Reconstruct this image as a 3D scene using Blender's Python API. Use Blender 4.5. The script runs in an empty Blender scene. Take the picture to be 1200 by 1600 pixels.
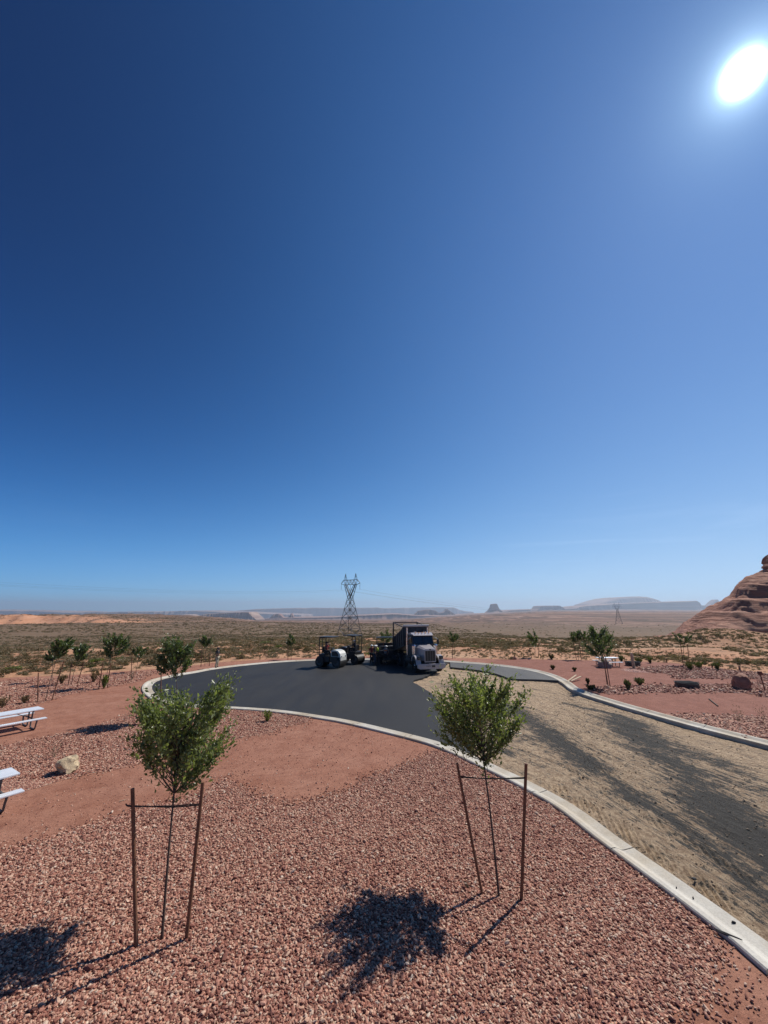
import bpy, bmesh, math, random
import numpy as np
from mathutils import Vector, Matrix, noise
from mathutils.geometry import tessellate_polygon
R = math.radians
scene = bpy.context.scene
C = scene.collection
# ------------------------------------------------------------------ camera, sky, sun, exposure
FP, H0 = 620.0, 5.2
TILT = math.atan(150 / FP)
cT, sT = math.cos(TILT), math.sin(TILT)
cam = bpy.data.objects.new('camera', bpy.data.cameras.new('camera'))
C.objects.link(cam)
cam.location = (0, 0, H0)
cam.rotation_euler = (math.pi / 2 + TILT, 0, 0)
cam.data.sensor_fit = 'VERTICAL'
cam.data.sensor_height = 36
cam.data.lens = FP / 1600 * 36
cam.data.clip_start = 0.1
cam.data.clip_end = 120000
scene.camera = cam
SUN_AZ, SUN_EL = R(51.8), R(48.6)
SUN = Vector((math.sin(SUN_AZ) * math.cos(SUN_EL), math.cos(SUN_AZ) * math.cos(SUN_EL), math.sin(SUN_EL)))

w = bpy.data.worlds.new('World')
scene.world = w
w.use_nodes = True
nt = w.node_tree
for n in list(nt.nodes): nt.nodes.remove(n)
def N(t, typ, **kw):
    n = t.nodes.new(typ)
    for k, v in kw.items(): setattr(n, k, v)
    return n
def vmath(t, op, a, b):
    n = N(t, 'ShaderNodeVectorMath', operation=op)
    for i, q in enumerate((a, b)):
        if q is None: continue
        if isinstance(q, (tuple, list, Vector)): n.inputs[i].default_value = q
        else: t.links.new(q, n.inputs[i])
    return n
def fmath(t, op, a, b=None, clamp=False):
    n = N(t, 'ShaderNodeMath', operation=op); n.use_clamp = clamp
    for i, q in enumerate((a, b)):
        if q is None: continue
        if isinstance(q, (int, float)): n.inputs[i].default_value = q
        else: t.links.new(q, n.inputs[i])
    return n.outputs[0]
sky = N(nt, 'ShaderNodeTexSky', sky_type='NISHITA', sun_disc=False, sun_elevation=SUN_EL, sun_rotation=SUN_AZ,
        altitude=1400, air_density=1.0, dust_density=0.0, ozone_density=4.0)
tc = N(nt, 'ShaderNodeTexCoord')
nrm = vmath(nt, 'NORMALIZE', tc.outputs['Generated'], None)
dot = vmath(nt, 'DOT_PRODUCT', nrm.outputs[0], SUN).outputs['Value']
dot = fmath(nt, 'MAXIMUM', dot, 0.0)
# aureole round the sun: the air itself scatters forward
g = None
for pw, k in ((9000, 260), (1500, 11), (260, 3.0), (45, 1.1)):
    q = fmath(nt, 'MULTIPLY', fmath(nt, 'POWER', dot, pw), k); g = q if g is None else fmath(nt, 'ADD', g, q)
# tone of the clear desert sky: each channel of the sky model through its own response curve, brighter towards the sun
ssep = N(nt, 'ShaderNodeSeparateColor'); nt.links.new(sky.outputs[0], ssep.inputs[0])
scmb = N(nt, 'ShaderNodeCombineColor')
# thin cirrus low on the right
wmap = N(nt, 'ShaderNodeMapping'); wmap.inputs['Scale'].default_value = (1.5, 1.5, 16); wmap.inputs['Rotation'].default_value = (R(4), R(-7), 0)
nt.links.new(nrm.outputs[0], wmap.inputs['Vector'])
wn = N(nt, 'ShaderNodeTexNoise'); wn.inputs['Scale'].default_value = 1.6; wn.inputs['Detail'].default_value = 7; wn.inputs['Roughness'].default_value = .6; wn.inputs['Distortion'].default_value = .6
nt.links.new(wmap.outputs[0], wn.inputs['Vector'])
nsep = N(nt, 'ShaderNodeSeparateXYZ'); nt.links.new(nrm.outputs[0], nsep.inputs[0])
def mr(v, a_, b_, c_, d_):
    n = N(nt, 'ShaderNodeMapRange'); n.interpolation_type = 'SMOOTHSTEP'
    for i, q in enumerate((a_, b_, c_, d_)): n.inputs[i + 1].default_value = q
    nt.links.new(v, n.inputs[0]); return n.outputs[0]
ci = fmath(nt, 'MULTIPLY', mr(wn.outputs['Fac'], .50, .74, 0, 1), fmath(nt, 'MULTIPLY', mr(nsep.outputs['Z'], .02, .10, 0, 1), mr(nsep.outputs['Z'], .14, .34, 1, 0)))
ci = fmath(nt, 'MULTIPLY', ci, mr(nsep.outputs['X'], -.25, .45, .15, 1))
zd = fmath(nt, 'MULTIPLY', fmath(nt, 'MAXIMUM', nsep.outputs['Z'], 0.0), fmath(nt, 'SUBTRACT', 1.0, dot))
for ch, (A_, B_, C_, D_, E_) in enumerate(((-1.0, 1.992, -.470, 1.041, -4.857), (-.338, 1.87, -.356, .249, -2.476), (-.34, 2.297, -.435, -.115, -1.979))):
    l = fmath(nt, 'LOGARITHM', ssep.outputs[ch], math.e)
    e = fmath(nt, 'ADD', fmath(nt, 'MULTIPLY', l, B_), A_)
    e = fmath(nt, 'ADD', e, fmath(nt, 'MULTIPLY', fmath(nt, 'MULTIPLY', l, l), C_))
    e = fmath(nt, 'ADD', e, fmath(nt, 'MULTIPLY', zd, E_))
    e = fmath(nt, 'EXPONENT', fmath(nt, 'ADD', e, fmath(nt, 'MULTIPLY', dot, D_)))
    e = fmath(nt, 'ADD', e, fmath(nt, 'MULTIPLY', ci, (.6, .55, .45)[ch]))
    e = fmath(nt, 'ADD', e, fmath(nt, 'MULTIPLY', g, (.62, .86, 1.0)[ch]))
    nt.links.new(e, scmb.inputs[ch])
bg = N(nt, 'ShaderNodeBackground'); bg.inputs[1].default_value = 0.075
nt.links.new(scmb.outputs[0], bg.inputs[0])
wo = N(nt, 'ShaderNodeOutputWorld'); nt.links.new(bg.outputs[0], wo.inputs[0])

sl = bpy.data.lights.new('sun', 'SUN'); sl.energy = 5.0; sl.angle = R(0.53); sl.color = (1.0, 0.955, 0.88)
so = bpy.data.objects.new('sun', sl); C.objects.link(so)
so.rotation_euler = (-SUN).to_track_quat('-Z', 'Y').to_euler()
so.location = SUN * 100
scene.view_settings.view_transform = 'Standard'
scene.view_settings.look = 'None'
scene.view_settings.exposure = 0.0
scene.view_settings.gamma = 1.0
scene.render.engine = 'CYCLES'
scene.cycles.use_denoising = True
scene.cycles.max_bounces = 6
scene.cycles.transparent_max_bounces = 6
scene.cycles.volume_bounces = 0

# ------------------------------------------------------------------ small helpers
def at(px, py, z=0.0):
    xc, yc = (px - 600) / FP, (800 - py) / FP
    f, u = cT - yc * sT, yc * cT + sT
    t = (z - H0) / u
    return Vector((xc * t, f * t, z))
def atY(px, py, Y):
    xc, yc = (px - 600) / FP, (800 - py) / FP
    f, u = cT - yc * sT, yc * cT + sT
    t = Y / f
    return Vector((xc * t, Y, H0 + u * t))
def tag(o, label=None, cat=None, group=None, kind=None):
    if label: o['label'] = label
    if cat: o['category'] = cat
    if group: o['group'] = group
    if kind: o['kind'] = kind
    return o
def empty(name, loc=(0, 0, 0), rz=0.0):
    o = bpy.data.objects.new(name, None); C.objects.link(o)
    o.location = loc; o.rotation_euler = (0, 0, rz); o.empty_display_size = 0.2
    return o
def copy_tree(o, parent=None):
    c = o.copy(); C.objects.link(c); c.parent = parent
    for ch in list(o.children): copy_tree(ch, c)
    return c
def link(name, me, mat=None, parent=None):
    o = bpy.data.objects.new(name, me); C.objects.link(o)
    if mat is not None:
        for m in (mat if isinstance(mat, (list, tuple)) else [mat]): me.materials.append(m)
    if parent is not None: o.parent = parent
    return o
def np_mesh(name, V, F, smooth=False):
    """V (n,3) array, F list of faces or (m,k) array"""
    me = bpy.data.meshes.new(name)
    V = np.asarray(V, dtype=np.float32)
    if isinstance(F, np.ndarray):
        m, k = F.shape
        me.vertices.add(len(V)); me.vertices.foreach_set('co', V.ravel())
        me.loops.add(m * k); me.loops.foreach_set('vertex_index', F.astype(np.int32).ravel())
        me.polygons.add(m)
        me.polygons.foreach_set('loop_start', np.arange(0, m * k, k, dtype=np.int32))
        me.polygons.foreach_set('loop_total', np.full(m, k, dtype=np.int32))
        if smooth: me.polygons.foreach_set('use_smooth', np.ones(m, dtype=bool))
        me.update(calc_edges=True)
    else:
        me.from_pydata(V.tolist(), [], F)
        if smooth: me.polygons.foreach_set('use_smooth', [True] * len(F))
        me.update()
    return me
class MB:
    """collects shapes, builds them as one mesh object"""
    def __init__(s): s.bm = bmesh.new(); s.mi = 0
    def _new(s, ret, M=None):
        vs = [v for v in ret if isinstance(v, bmesh.types.BMVert)]
        if M is not None: bmesh.ops.transform(s.bm, matrix=M, verts=vs)
        for v in vs:
            for f in v.link_faces: f.material_index = s.mi
        return vs
    def box(s, lo, hi, bev=0.0, M=None):
        lo, hi = Vector(lo), Vector(hi)
        r = bmesh.ops.create_cube(s.bm, size=1)['verts']
        c, d = (lo + hi) / 2, hi - lo
        for v in r: v.co = Vector((c.x + v.co.x * d.x, c.y + v.co.y * d.y, c.z + v.co.z * d.z))
        if bev > 0:
            es = list({e for v in r for e in v.link_edges})
            q = bmesh.ops.bevel(s.bm, geom=es, offset=bev, segments=2, affect='EDGES', profile=0.6)
            r = list({v for f in q['faces'] for v in f.verts} | {v for v in r if v.is_valid})
        return s._new(r, M)
    def bar(s, a, b, w, h=None):
        a, b = Vector(a), Vector(b); h = h or w
        d = b - a; L = d.length
        if L < 1e-6: return
        q = d.to_track_quat('Z', 'Y').to_matrix().to_4x4()
        return s.box((-w / 2, -h / 2, 0), (w / 2, h / 2, L), 0, Matrix.Translation(a) @ q)
    def cyl(s, a, b, r1, r2=None, n=16, M=None):
        a, b = Vector(a), Vector(b); r2 = r1 if r2 is None else r2
        d = b - a
        q = Matrix.Translation((a + b) / 2) @ d.to_track_quat('Z', 'Y').to_matrix().to_4x4()
        r = bmesh.ops.create_cone(s.bm, cap_ends=True, segments=n, radius1=r1, radius2=r2, depth=d.length, matrix=q)['verts']
        return s._new(r, M)
    def sph(s, c, r, sc=(1, 1, 1), n=12):
        M = Matrix.Translation(Vector(c)) @ Matrix.Diagonal((sc[0], sc[1], sc[2], 1))
        q = bmesh.ops.create_uvsphere(s.bm, u_segments=n, v_segments=max(6, n // 2), radius=r, matrix=M)['verts']
        return s._new(q)
    def tube(s, pts, r, n=8):
        pts = [Vector(p) for p in pts]; rs = r if isinstance(r, (list, tuple)) else [r] * len(pts)
        rings = []; up = Vector((0.13, 0.31, 0.94))
        for i, p in enumerate(pts):
            d = (pts[min(i + 1, len(pts) - 1)] - pts[max(i - 1, 0)]).normalized()
            a = d.cross(up)
            if a.length < 1e-3: a = d.cross(Vector((1, 0, 0)))
            a.normalize(); b = d.cross(a).normalized()
            rings.append([s.bm.verts.new(p + (a * math.cos(t) + b * math.sin(t)) * rs[i]) for t in [2 * math.pi * k / n for k in range(n)]])
        fs = []
        for A, B in zip(rings, rings[1:]):
            for k in range(n): fs.append(s.bm.faces.new((A[k], A[(k + 1) % n], B[(k + 1) % n], B[k])))
        fs.append(s.bm.faces.new(rings[0][::-1])); fs.append(s.bm.faces.new(rings[-1]))
        for f in fs: f.material_index = s.mi; f.smooth = True
    def prism(s, poly, axis, a, b, M=None):
        """poly of 2D points extruded along axis (0 x,1 y,2 z) from a to b"""
        def mk(p, t):
            q = [0, 0, 0]; o = [i for i in range(3) if i != axis]
            q[o[0]], q[o[1]], q[axis] = p[0], p[1], t
            return s.bm.verts.new(q)
        A = [mk(p, a) for p in poly]; B = [mk(p, b) for p in poly]
        n = len(poly); fs = [s.bm.faces.new(A), s.bm.faces.new(B[::-1])]
        for i in range(n): fs.append(s.bm.faces.new((A[i], B[i], B[(i + 1) % n], A[(i + 1) % n])))
        for f in fs: f.material_index = s.mi
        if M is not None: bmesh.ops.transform(s.bm, matrix=M, verts=A + B)
        return A + B
    def build(s, name, mat, parent=None, smooth=False, M=None):
        bmesh.ops.recalc_face_normals(s.bm, faces=s.bm.faces[:])
        me = bpy.data.meshes.new(name); s.bm.to_mesh(me); s.bm.free()
        if smooth:
            me.polygons.foreach_set('use_smooth', [True] * len(me.polygons))
        if M is not None: me.transform(M)
        return link(name, me, mat, parent)
def smooth_angle(o, ang=40):
    me = o.data
    me.polygons.foreach_set('use_smooth', [True] * len(me.polygons))
    bm = bmesh.new(); bm.from_mesh(me)
    for e in bm.edges:
        if len(e.link_faces) == 2 and e.calc_face_angle(0) > R(ang): e.smooth = False
    bm.to_mesh(me); bm.free()
    return o

# ------------------------------------------------------------------ materials
MATS = {}
def pmat(name, col, rough=0.6, metal=0.0, var=0.0, vscale=6.0, bump=0.0, bscale=40.0, spec=0.5, coat=0.0):
    m = bpy.data.materials.new(name); m.use_nodes = True; t = m.node_tree
    b = t.nodes['Principled BSDF']
    b.inputs['Roughness'].default_value = rough; b.inputs['Metallic'].default_value = metal
    b.inputs['Specular IOR Level'].default_value = spec
    b.inputs['Coat Weight'].default_value = coat
    c = (*col, 1)
    co = N(t, 'ShaderNodeTexCoord')
    if var > 0:
        nz = N(t, 'ShaderNodeTexNoise'); nz.inputs['Scale'].default_value = vscale; nz.inputs['Detail'].default_value = 6
        t.links.new(co.outputs['Object'], nz.inputs['Vector'])
        r = N(t, 'ShaderNodeValToRGB')
        r.color_ramp.elements[0].position = .3; r.color_ramp.elements[1].position = .7
        r.color_ramp.elements[0].color = tuple(x * (1 - var) for x in col) + (1,)
        r.color_ramp.elements[1].color = tuple(min(1, x * (1 + var)) for x in col) + (1,)
        t.links.new(nz.outputs['Fac'], r.inputs[0]); t.links.new(r.outputs[0], b.inputs['Base Color'])
    else: b.inputs['Base Color'].default_value = c
    if bump > 0:
        nb = N(t, 'ShaderNodeTexNoise'); nb.inputs['Scale'].default_value = bscale; nb.inputs['Detail'].default_value = 5
        t.links.new(co.outputs['Object'], nb.inputs['Vector'])
        bu = N(t, 'ShaderNodeBump'); bu.inputs['Strength'].default_value = 1.0; bu.inputs['Distance'].default_value = bump
        t.links.new(nb.outputs['Fac'], bu.inputs['Height']); t.links.new(bu.outputs[0], b.inputs['Normal'])
    MATS[name] = m
    return m
def ramp(t, fac, stops, interp='LINEAR'):
    r = N(t, 'ShaderNodeValToRGB'); e = r.color_ramp.elements; r.color_ramp.interpolation = interp
    while len(e) > 1: e.remove(e[-1])
    e[0].position = stops[0][0]; e[0].color = (*stops[0][1], 1)
    for p, c in stops[1:]:
        k = e.new(p); k.color = (*c, 1)
    t.links.new(fac, r.inputs[0]); return r.outputs[0]
def noise_(t, vec, scale, detail=4, rough=0.55, dist=0.0):
    n = N(t, 'ShaderNodeTexNoise'); n.inputs['Scale'].default_value = scale; n.inputs['Detail'].default_value = detail
    n.inputs['Roughness'].default_value = rough; n.inputs['Distortion'].default_value = dist
    t.links.new(vec, n.inputs['Vector']); return n.outputs['Fac']
def mixc(t, fac, a, b, mode='MIX'):
    n = N(t, 'ShaderNodeMix', data_type='RGBA', blend_type=mode)
    for q, k in ((fac, 0), (a, 'A'), (b, 'B')):
        if isinstance(q, (int, float)): n.inputs[k].default_value = q
        elif isinstance(q, tuple): n.inputs[k].default_value = (*q, 1)
        else: t.links.new(q, n.inputs[k])
    return n.outputs['Result']
def mrange(t, v, a, b, c=0.0, d=1.0):
    n = N(t, 'ShaderNodeMapRange'); n.clamp = True
    for i, q in enumerate((a, b, c, d)): n.inputs[i + 1].default_value = q
    t.links.new(v, n.inputs[0]); return n.outputs[0]
def base_mat(name, rough=0.85):
    m = bpy.data.materials.new(name); m.use_nodes = True; t = m.node_tree
    b = t.nodes['Principled BSDF']; b.inputs['Roughness'].default_value = rough
    b.inputs['Specular IOR Level'].default_value = 0.3
    co = N(t, 'ShaderNodeTexCoord'); MATS[name] = m
    return m, t, b, co.outputs['Object'], co
def bump_(t, b, h, dist, strength=1.0, prev=None):
    bu = N(t, 'ShaderNodeBump'); bu.inputs['Strength'].default_value = strength; bu.inputs['Distance'].default_value = dist
    t.links.new(h, bu.inputs['Height'])
    if prev is not None: t.links.new(prev, bu.inputs['Normal'])
    if b is not None: t.links.new(bu.outputs[0], b.inputs['Normal'])
    return bu.outputs[0]
def mapping(t, vec, scale=(1, 1, 1), rot=(0, 0, 0)):
    m = N(t, 'ShaderNodeMapping'); m.inputs['Scale'].default_value = scale; m.inputs['Rotation'].default_value = rot
    t.links.new(vec, m.inputs['Vector']); return m.outputs[0]

STONES = [(0.0, (0.135, 0.051, 0.038)), (.18, (0.254, 0.095, 0.064)), (.38, (0.371, 0.161, 0.109)), (.6, (0.471, 0.239, 0.168)), (.82, (0.543, 0.324, 0.223)), (.95, (0.598, 0.409, 0.295)), (1.0, (0.651, 0.511, 0.395))]
# fine red crushed rock
m, t, b, ob, co = base_mat('crushed_fines', .9)
n1 = noise_(t, ob, .6, 5); n2 = noise_(t, ob, 55, 3, .7); n3 = noise_(t, ob, 14, 4, .7)
c1 = ramp(t, n1, [(.3, (0.283, 0.119, 0.072)), (.7, (0.344, 0.164, 0.107))])
c2 = ramp(t, n2, [(.3, (.58, .55, .55)), (.5, (1, 1, 1)), (.72, (1.35, 1.32, 1.3))])
c = mixc(t, 1.0, c1, c2, 'MULTIPLY')
c3 = ramp(t, n3, [(.3, (.76, .76, .76)), (.65, (1.14, 1.14, 1.14))])
c = mixc(t, 1.0, c, c3, 'MULTIPLY')
sxx = N(t, 'ShaderNodeSeparateXYZ'); t.links.new(ob, sxx.inputs[0])   # the bed across the road is a darker, redder rock
c = mixc(t, mrange(t, sxx.outputs[0], 9, 12), c, mixc(t, 1.0, c, (.76, .66, .68), 'MULTIPLY'))
c = mixc(t, 1.0, c, ramp(t, noise_(t, ob, 2.2, 6, .7, .4), [(.34, (.80, .74, .72)), (.5, (1, 1, 1)), (.66, (1.14, 1.18, 1.2))]), 'MULTIPLY')
t.links.new(c, b.inputs['Base Color'])
bump_(t, b, n2, .012)
# gravel sheet (stones as cells)
def gravel_mat(name, scale, stops, tint=(1, 1, 1)):
    m, t, b, ob, co = base_mat(name, .8)
    v = N(t, 'ShaderNodeTexVoronoi'); v.inputs['Scale'].default_value = scale; v.inputs['Randomness'].default_value = 1
    t.links.new(ob, v.inputs['Vector'])
    sc = N(t, 'ShaderNodeSeparateColor'); t.links.new(v.outputs['Color'], sc.inputs[0])
    c = ramp(t, sc.outputs[0], stops)
    gap = ramp(t, v.outputs['Distance'], [(.4, (1.12, 1.1, 1.08)), (.8, (.55, .48, .46))])
    c = mixc(t, 1.0, c, gap, 'MULTIPLY')
    nl = ramp(t, noise_(t, ob, .35, 3), [(.3, (.86, .84, .84)), (.7, (1.1, 1.1, 1.1))])
    c = mixc(t, 1.0, c, nl, 'MULTIPLY'); c = mixc(t, 1.0, c, tint, 'MULTIPLY')
    t.links.new(c, b.inputs['Base Color'])
    h = mrange(t, v.outputs['Distance'], 0, .8, 1, 0)
    h2 = fmath(t, 'ADD', h, fmath(t, 'MULTIPLY', sc.outputs[1], .8))
    bump_(t, b, h2, .6 / scale)
    return m
gravel_mat('gravel', 24, STONES)
gravel_mat('gravel_coarse', 9, [(0, (.13, .06, .05)), (.4, (.28, .12, .09)), (.8, (.46, .24, .19)), (1, (.6, .42, .34))])
# loose stone: one colour per stone
m, t, b, ob, co = base_mat('stone', .75)
oi = N(t, 'ShaderNodeObjectInfo'); c = ramp(t, oi.outputs['Random'], STONES)
t.links.new(mixc(t, 1.0, c, ramp(t, noise_(t, ob, 1.2, 3), [(.3, (.75, .75, .75)), (.7, (1.2, 1.2, 1.2))]), 'MULTIPLY'), b.inputs['Base Color'])
# concrete
m, t, b, ob, co = base_mat('concrete', .8)
c1 = ramp(t, noise_(t, ob, 1.3, 6, .6), [(.3, (.49, .45, .385)), (.7, (.60, .565, .49))])
c2 = ramp(t, noise_(t, ob, 30, 4, .7), [(.3, (.82, .82, .82)), (.6, (1.05, 1.05, 1.05))])
c3 = ramp(t, noise_(t, ob, .45, 5, .7), [(.42, (1, 1, 1)), (.56, (.88, .82, .74)), (.68, (.74, .66, .56))])
t.links.new(mixc(t, 1.0, mixc(t, 1.0, c1, c2, 'MULTIPLY'), c3, 'MULTIPLY'), b.inputs['Base Color'])
bump_(t, b, noise_(t, ob, 60, 3), .003)
# fresh asphalt
def asphalt_mat(name, a, bcol, rough):
    m, t, b, ob, co = base_mat(name, rough)
    n1 = noise_(t, ob, .25, 6, .6, .4); n2 = noise_(t, ob, 60, 3, .8)
    mp = mapping(t, ob, (.9, .18, 1), (0, 0, R(62))); n3 = noise_(t, mp, 1.0, 4)
    c = mixc(t, n1, a, bcol)
    c = mixc(t, 1.0, c, ramp(t, n2, [(.3, (.6, .6, .6)), (.7, (1.5, 1.5, 1.5))]), 'MULTIPLY')
    c = mixc(t, 1.0, c, ramp(t, n3, [(.35, (.8, .8, .82)), (.65, (1.2, 1.2, 1.18))]), 'MULTIPLY')
    t.links.new(c, b.inputs['Base Color']); bump_(t, b, n2, .006)
    t.links.new(mrange(t, n3, .3, .7, rough - .06, rough + .08), b.inputs['Roughness'])
asphalt_mat('fresh_asphalt', (.016, .016, .017), (.027, .0265, .027), .72)
asphalt_mat('grey_asphalt', (.075, .072, .068), (.10, .095, .088), .7)
# dirt road base
m, t, b, ob, co = base_mat('road_base', .92)
uv = co.outputs['UV']
sx = N(t, 'ShaderNodeSeparateXYZ'); t.links.new(uv, sx.inputs[0])
st1 = noise_(t, mapping(t, uv, (.14, 1.15, 1)), 1.0, 5, .6, .5)
st2 = noise_(t, mapping(t, uv, (.45, 2.6, 1)), 1.0, 8, .75, 1.0)
st3 = noise_(t, mapping(t, uv, (2.5, 8, 1)), 1.0, 6, .7, .3)
n2 = noise_(t, ob, 45, 4, .8); n3 = noise_(t, ob, 7, 5, .7)
tan = mixc(t, mrange(t, n3, .38, .62), (.29, .195, .12), (.60, .44, .285))
at_ = N(t, 'ShaderNodeAttribute'); at_.attribute_name = 'spill'
def amp(v, k): return fmath(t, 'MULTIPLY', fmath(t, 'SUBTRACT', v, .5), k)
f = fmath(t, 'MULTIPLY', at_.outputs['Fac'], .58)
n4 = noise_(t, ob, 2.4, 6, .75, .5)
for v, k in ((st1, .9), (st2, 1.9), (st3, 2.0), (n2, 1.6), (n3, 1.7), (n4, 1.4)): f = fmath(t, 'ADD', f, amp(v, k))
dk = mrange(t, f, .0, .26)
blk = mixc(t, n2, (.020, .019, .017), (.095, .085, .072))
c = mixc(t, dk, tan, blk)
c = mixc(t, 1.0, c, ramp(t, n2, [(.3, (.72, .72, .72)), (.65, (1.15, 1.15, 1.15))]), 'MULTIPLY')
t.links.new(c, b.inputs['Base Color'])
pb = bump_(t, None, st3, .09); pb = bump_(t, None, n3, .05, 1, pb); bump_(t, b, n2, .025, 1, pb)
# desert
m, t, b, ob, co = base_mat('desert', .95)
ln = vmath(t, 'LENGTH', ob, None).outputs['Value']
nA = noise_(t, ob, .03, 6, .6); nB = noise_(t, ob, .35, 5, .7); nC = noise_(t, ob, 2.2, 5, .75)
sand = ramp(t, nA, [(.35, (0.440, 0.207, 0.110)), (.5, (0.493, 0.264, 0.150)), (.66, (0.528, 0.352, 0.224))])
sand = mixc(t, 1.0, sand, ramp(t, nC, [(.3, (.68, .66, .64)), (.6, (1.1, 1.1, 1.1))]), 'MULTIPLY')
scrub = mixc(t, nB, (.075, .055, .032), (.16, .11, .065))
cover = fmath(t, 'ADD', fmath(t, 'MULTIPLY', nB, .5), fmath(t, 'MULTIPLY', nC, .5))
near_f = mrange(t, cover, .50, .60, 0, .75)
far_f = mrange(t, cover, .36, .54, .55, .97)
fd = mrange(t, ln, 70, 220)
mf = N(t, 'ShaderNodeMix', data_type='FLOAT'); t.links.new(fd, mf.inputs[0]); t.links.new(near_f, mf.inputs[2]); t.links.new(far_f, mf.inputs[3])
c = mixc(t, mf.outputs[0], sand, scrub)
st = noise_(t, mapping(t, ob, (.0006, .0035, 1)), 1.0, 6, .65, .3)
plain = ramp(t, st, [(.3, (0.056, 0.038, 0.026)), (.46, (0.106, 0.066, 0.046)), (.56, (0.238, 0.132, 0.092)), (.68, (0.343, 0.251, 0.198))])
c = mixc(t, mrange(t, ln, 450, 1100), c, plain)
sl_ = N(t, 'ShaderNodeAttribute'); sl_.attribute_name = 'scarp'
scar = ramp(t, noise_(t, mapping(t, ob, (.06, .06, .5)), 1.0, 5), [(.3, (.44, .19, .10)), (.6, (.58, .31, .19)), (.75, (.34, .15, .09))])
c = mixc(t, sl_.outputs['Fac'], c, scar)
t.links.new(c, b.inputs['Base Color'])
bump_(t, b, nC, .12)
# slickrock
m, t, b, ob, co = base_mat('sandstone', .85)
wv = mapping(t, ob, (.05, .05, .55)); ns = noise_(t, wv, 1.0, 8, .68, 1.1)
nz = noise_(t, ob, .12, 6, .65)
c = ramp(t, ns, [(.3, (.28, .115, .07)), (.42, (.42, .20, .13)), (.52, (.34, .15, .095)), (.6, (.45, .24, .16)), (.72, (.37, .165, .105))])
c = mixc(t, 1.0, c, ramp(t, nz, [(.35, (.68, .62, .6)), (.6, (1.1, 1.1, 1.1))]), 'MULTIPLY')
t.links.new(c, b.inputs['Base Color']); bump_(t, b, ns, 1.1)
# far mesas
def strata(name, c0, c1, zs):
    m, t, b, ob, co = base_mat(name, .95)
    n = noise_(t, mapping(t, ob, (.0012, .0012, zs)), 1.0, 6, .6, .4)
    t.links.new(ramp(t, n, [(.35, c0), (.65, c1)]), b.inputs['Base Color'])
strata('mesa_rock', (.20, .10, .07), (.36, .22, .16), .02)
strata('pale_mesa_rock', (.20, .12, .09), (.42, .30, .235), .012)

# foliage: thin, glossy, lets some light through
def leaf_mat(name, a, bcol, trans=.3, rough=.38, spec=.5):
    m, t, b, ob, co = base_mat(name, rough)
    b.inputs['Specular IOR Level'].default_value = spec
    n = noise_(t, ob, 9, 3)
    at1 = N(t, 'ShaderNodeAttribute'); at1.attribute_name = 'tint'
    f = fmath(t, 'ADD', fmath(t, 'MULTIPLY', n, .5), fmath(t, 'MULTIPLY', at1.outputs['Fac'], .5))
    c = mixc(t, f, a, bcol)
    t.links.new(c, b.inputs['Base Color'])
    tr = N(t, 'ShaderNodeBsdfTranslucent')
    t.links.new(mixc(t, 1.0, c, (1.5, 1.7, .7), 'MULTIPLY'), tr.inputs[0])
    ms = N(t, 'ShaderNodeMixShader'); ms.inputs[0].default_value = trans
    t.links.new(b.outputs[0], ms.inputs[1]); t.links.new(tr.outputs[0], ms.inputs[2])
    t.links.new(ms.outputs[0], t.nodes['Material Output'].inputs[0])
    return m
leaf_mat('leaf', (.036, .058, .018), (.30, .33, .14), .36, .40, .5)
leaf_mat('far_leaf', (.04, .065, .025), (.16, .20, .08), .3, .4)
leaf_mat('sage', (.12, .085, .05), (.26, .185, .105), .15, .8, .2)
leaf_mat('sage_grey', (.17, .135, .09), (.33, .26, .175), .15, .8, .2)
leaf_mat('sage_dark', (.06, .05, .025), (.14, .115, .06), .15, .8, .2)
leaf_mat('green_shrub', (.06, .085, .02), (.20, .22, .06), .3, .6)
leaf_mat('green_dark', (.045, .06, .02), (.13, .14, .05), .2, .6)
leaf_mat('dry_twig', (.14, .10, .07), (.28, .22, .15), .1, .8)
pmat('bark', (.085, .055, .04), .85, var=.35, vscale=18, bump=.004, bscale=60)
pmat('stake_wood', (.16, .070, .035), .7, var=.35, vscale=9, bump=.003, bscale=50)
pmat('rubber', (.012, .012, .013), .6)
pmat('black_paint', (.02, .02, .022), .45)
pmat('dark_steel', (.05, .048, .046), .5, metal=.6, var=.3)
pmat('aluminium', (.80, .82, .84), .38, metal=.2, var=.06, vscale=3)
pmat('white_powder', (.80, .80, .80), .42)
pmat('galvanised', (.10, .105, .11), .55, metal=.3)
pmat('white_paint', (.40, .37, .375), .35, coat=.5, var=.08, vscale=2)
pmat('chrome', (.75, .75, .75), .18, metal=1.0)
pmat('cream_paint', (.62, .61, .55), .4, coat=.4, var=.06, vscale=3)
pmat('glass', (.012, .016, .02), .08, spec=.8)
pmat('tyre', (.018, .017, .016), .85, var=.3, vscale=8)
pmat('bed_steel', (.045, .042, .045), .55, metal=.3, var=.35, vscale=2.5)
pmat('hot_mix', (.02, .02, .022), .9, bump=.05, bscale=8)
pmat('amber', (.8, .32, .04), .3)
pmat('skin', (.36, .20, .13), .55)
pmat('denim', (.05, .07, .11), .85, var=.2); pmat('khaki', (.42, .36, .26), .85, var=.15)
pmat('dark_cloth', (.03, .03, .035), .9, var=.2); pmat('red_cloth', (.32, .045, .04), .85, var=.2)
pmat('grey_cloth', (.20, .20, .21), .85, var=.2); pmat('hi_vis', (.50, .62, .06), .7); pmat('orange_vis', (.75, .2, .04), .7)
pmat('hat_white', (.75, .75, .72), .5); pmat('hair', (.02, .015, .012), .8); pmat('boots', (.04, .028, .02), .7)
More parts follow.
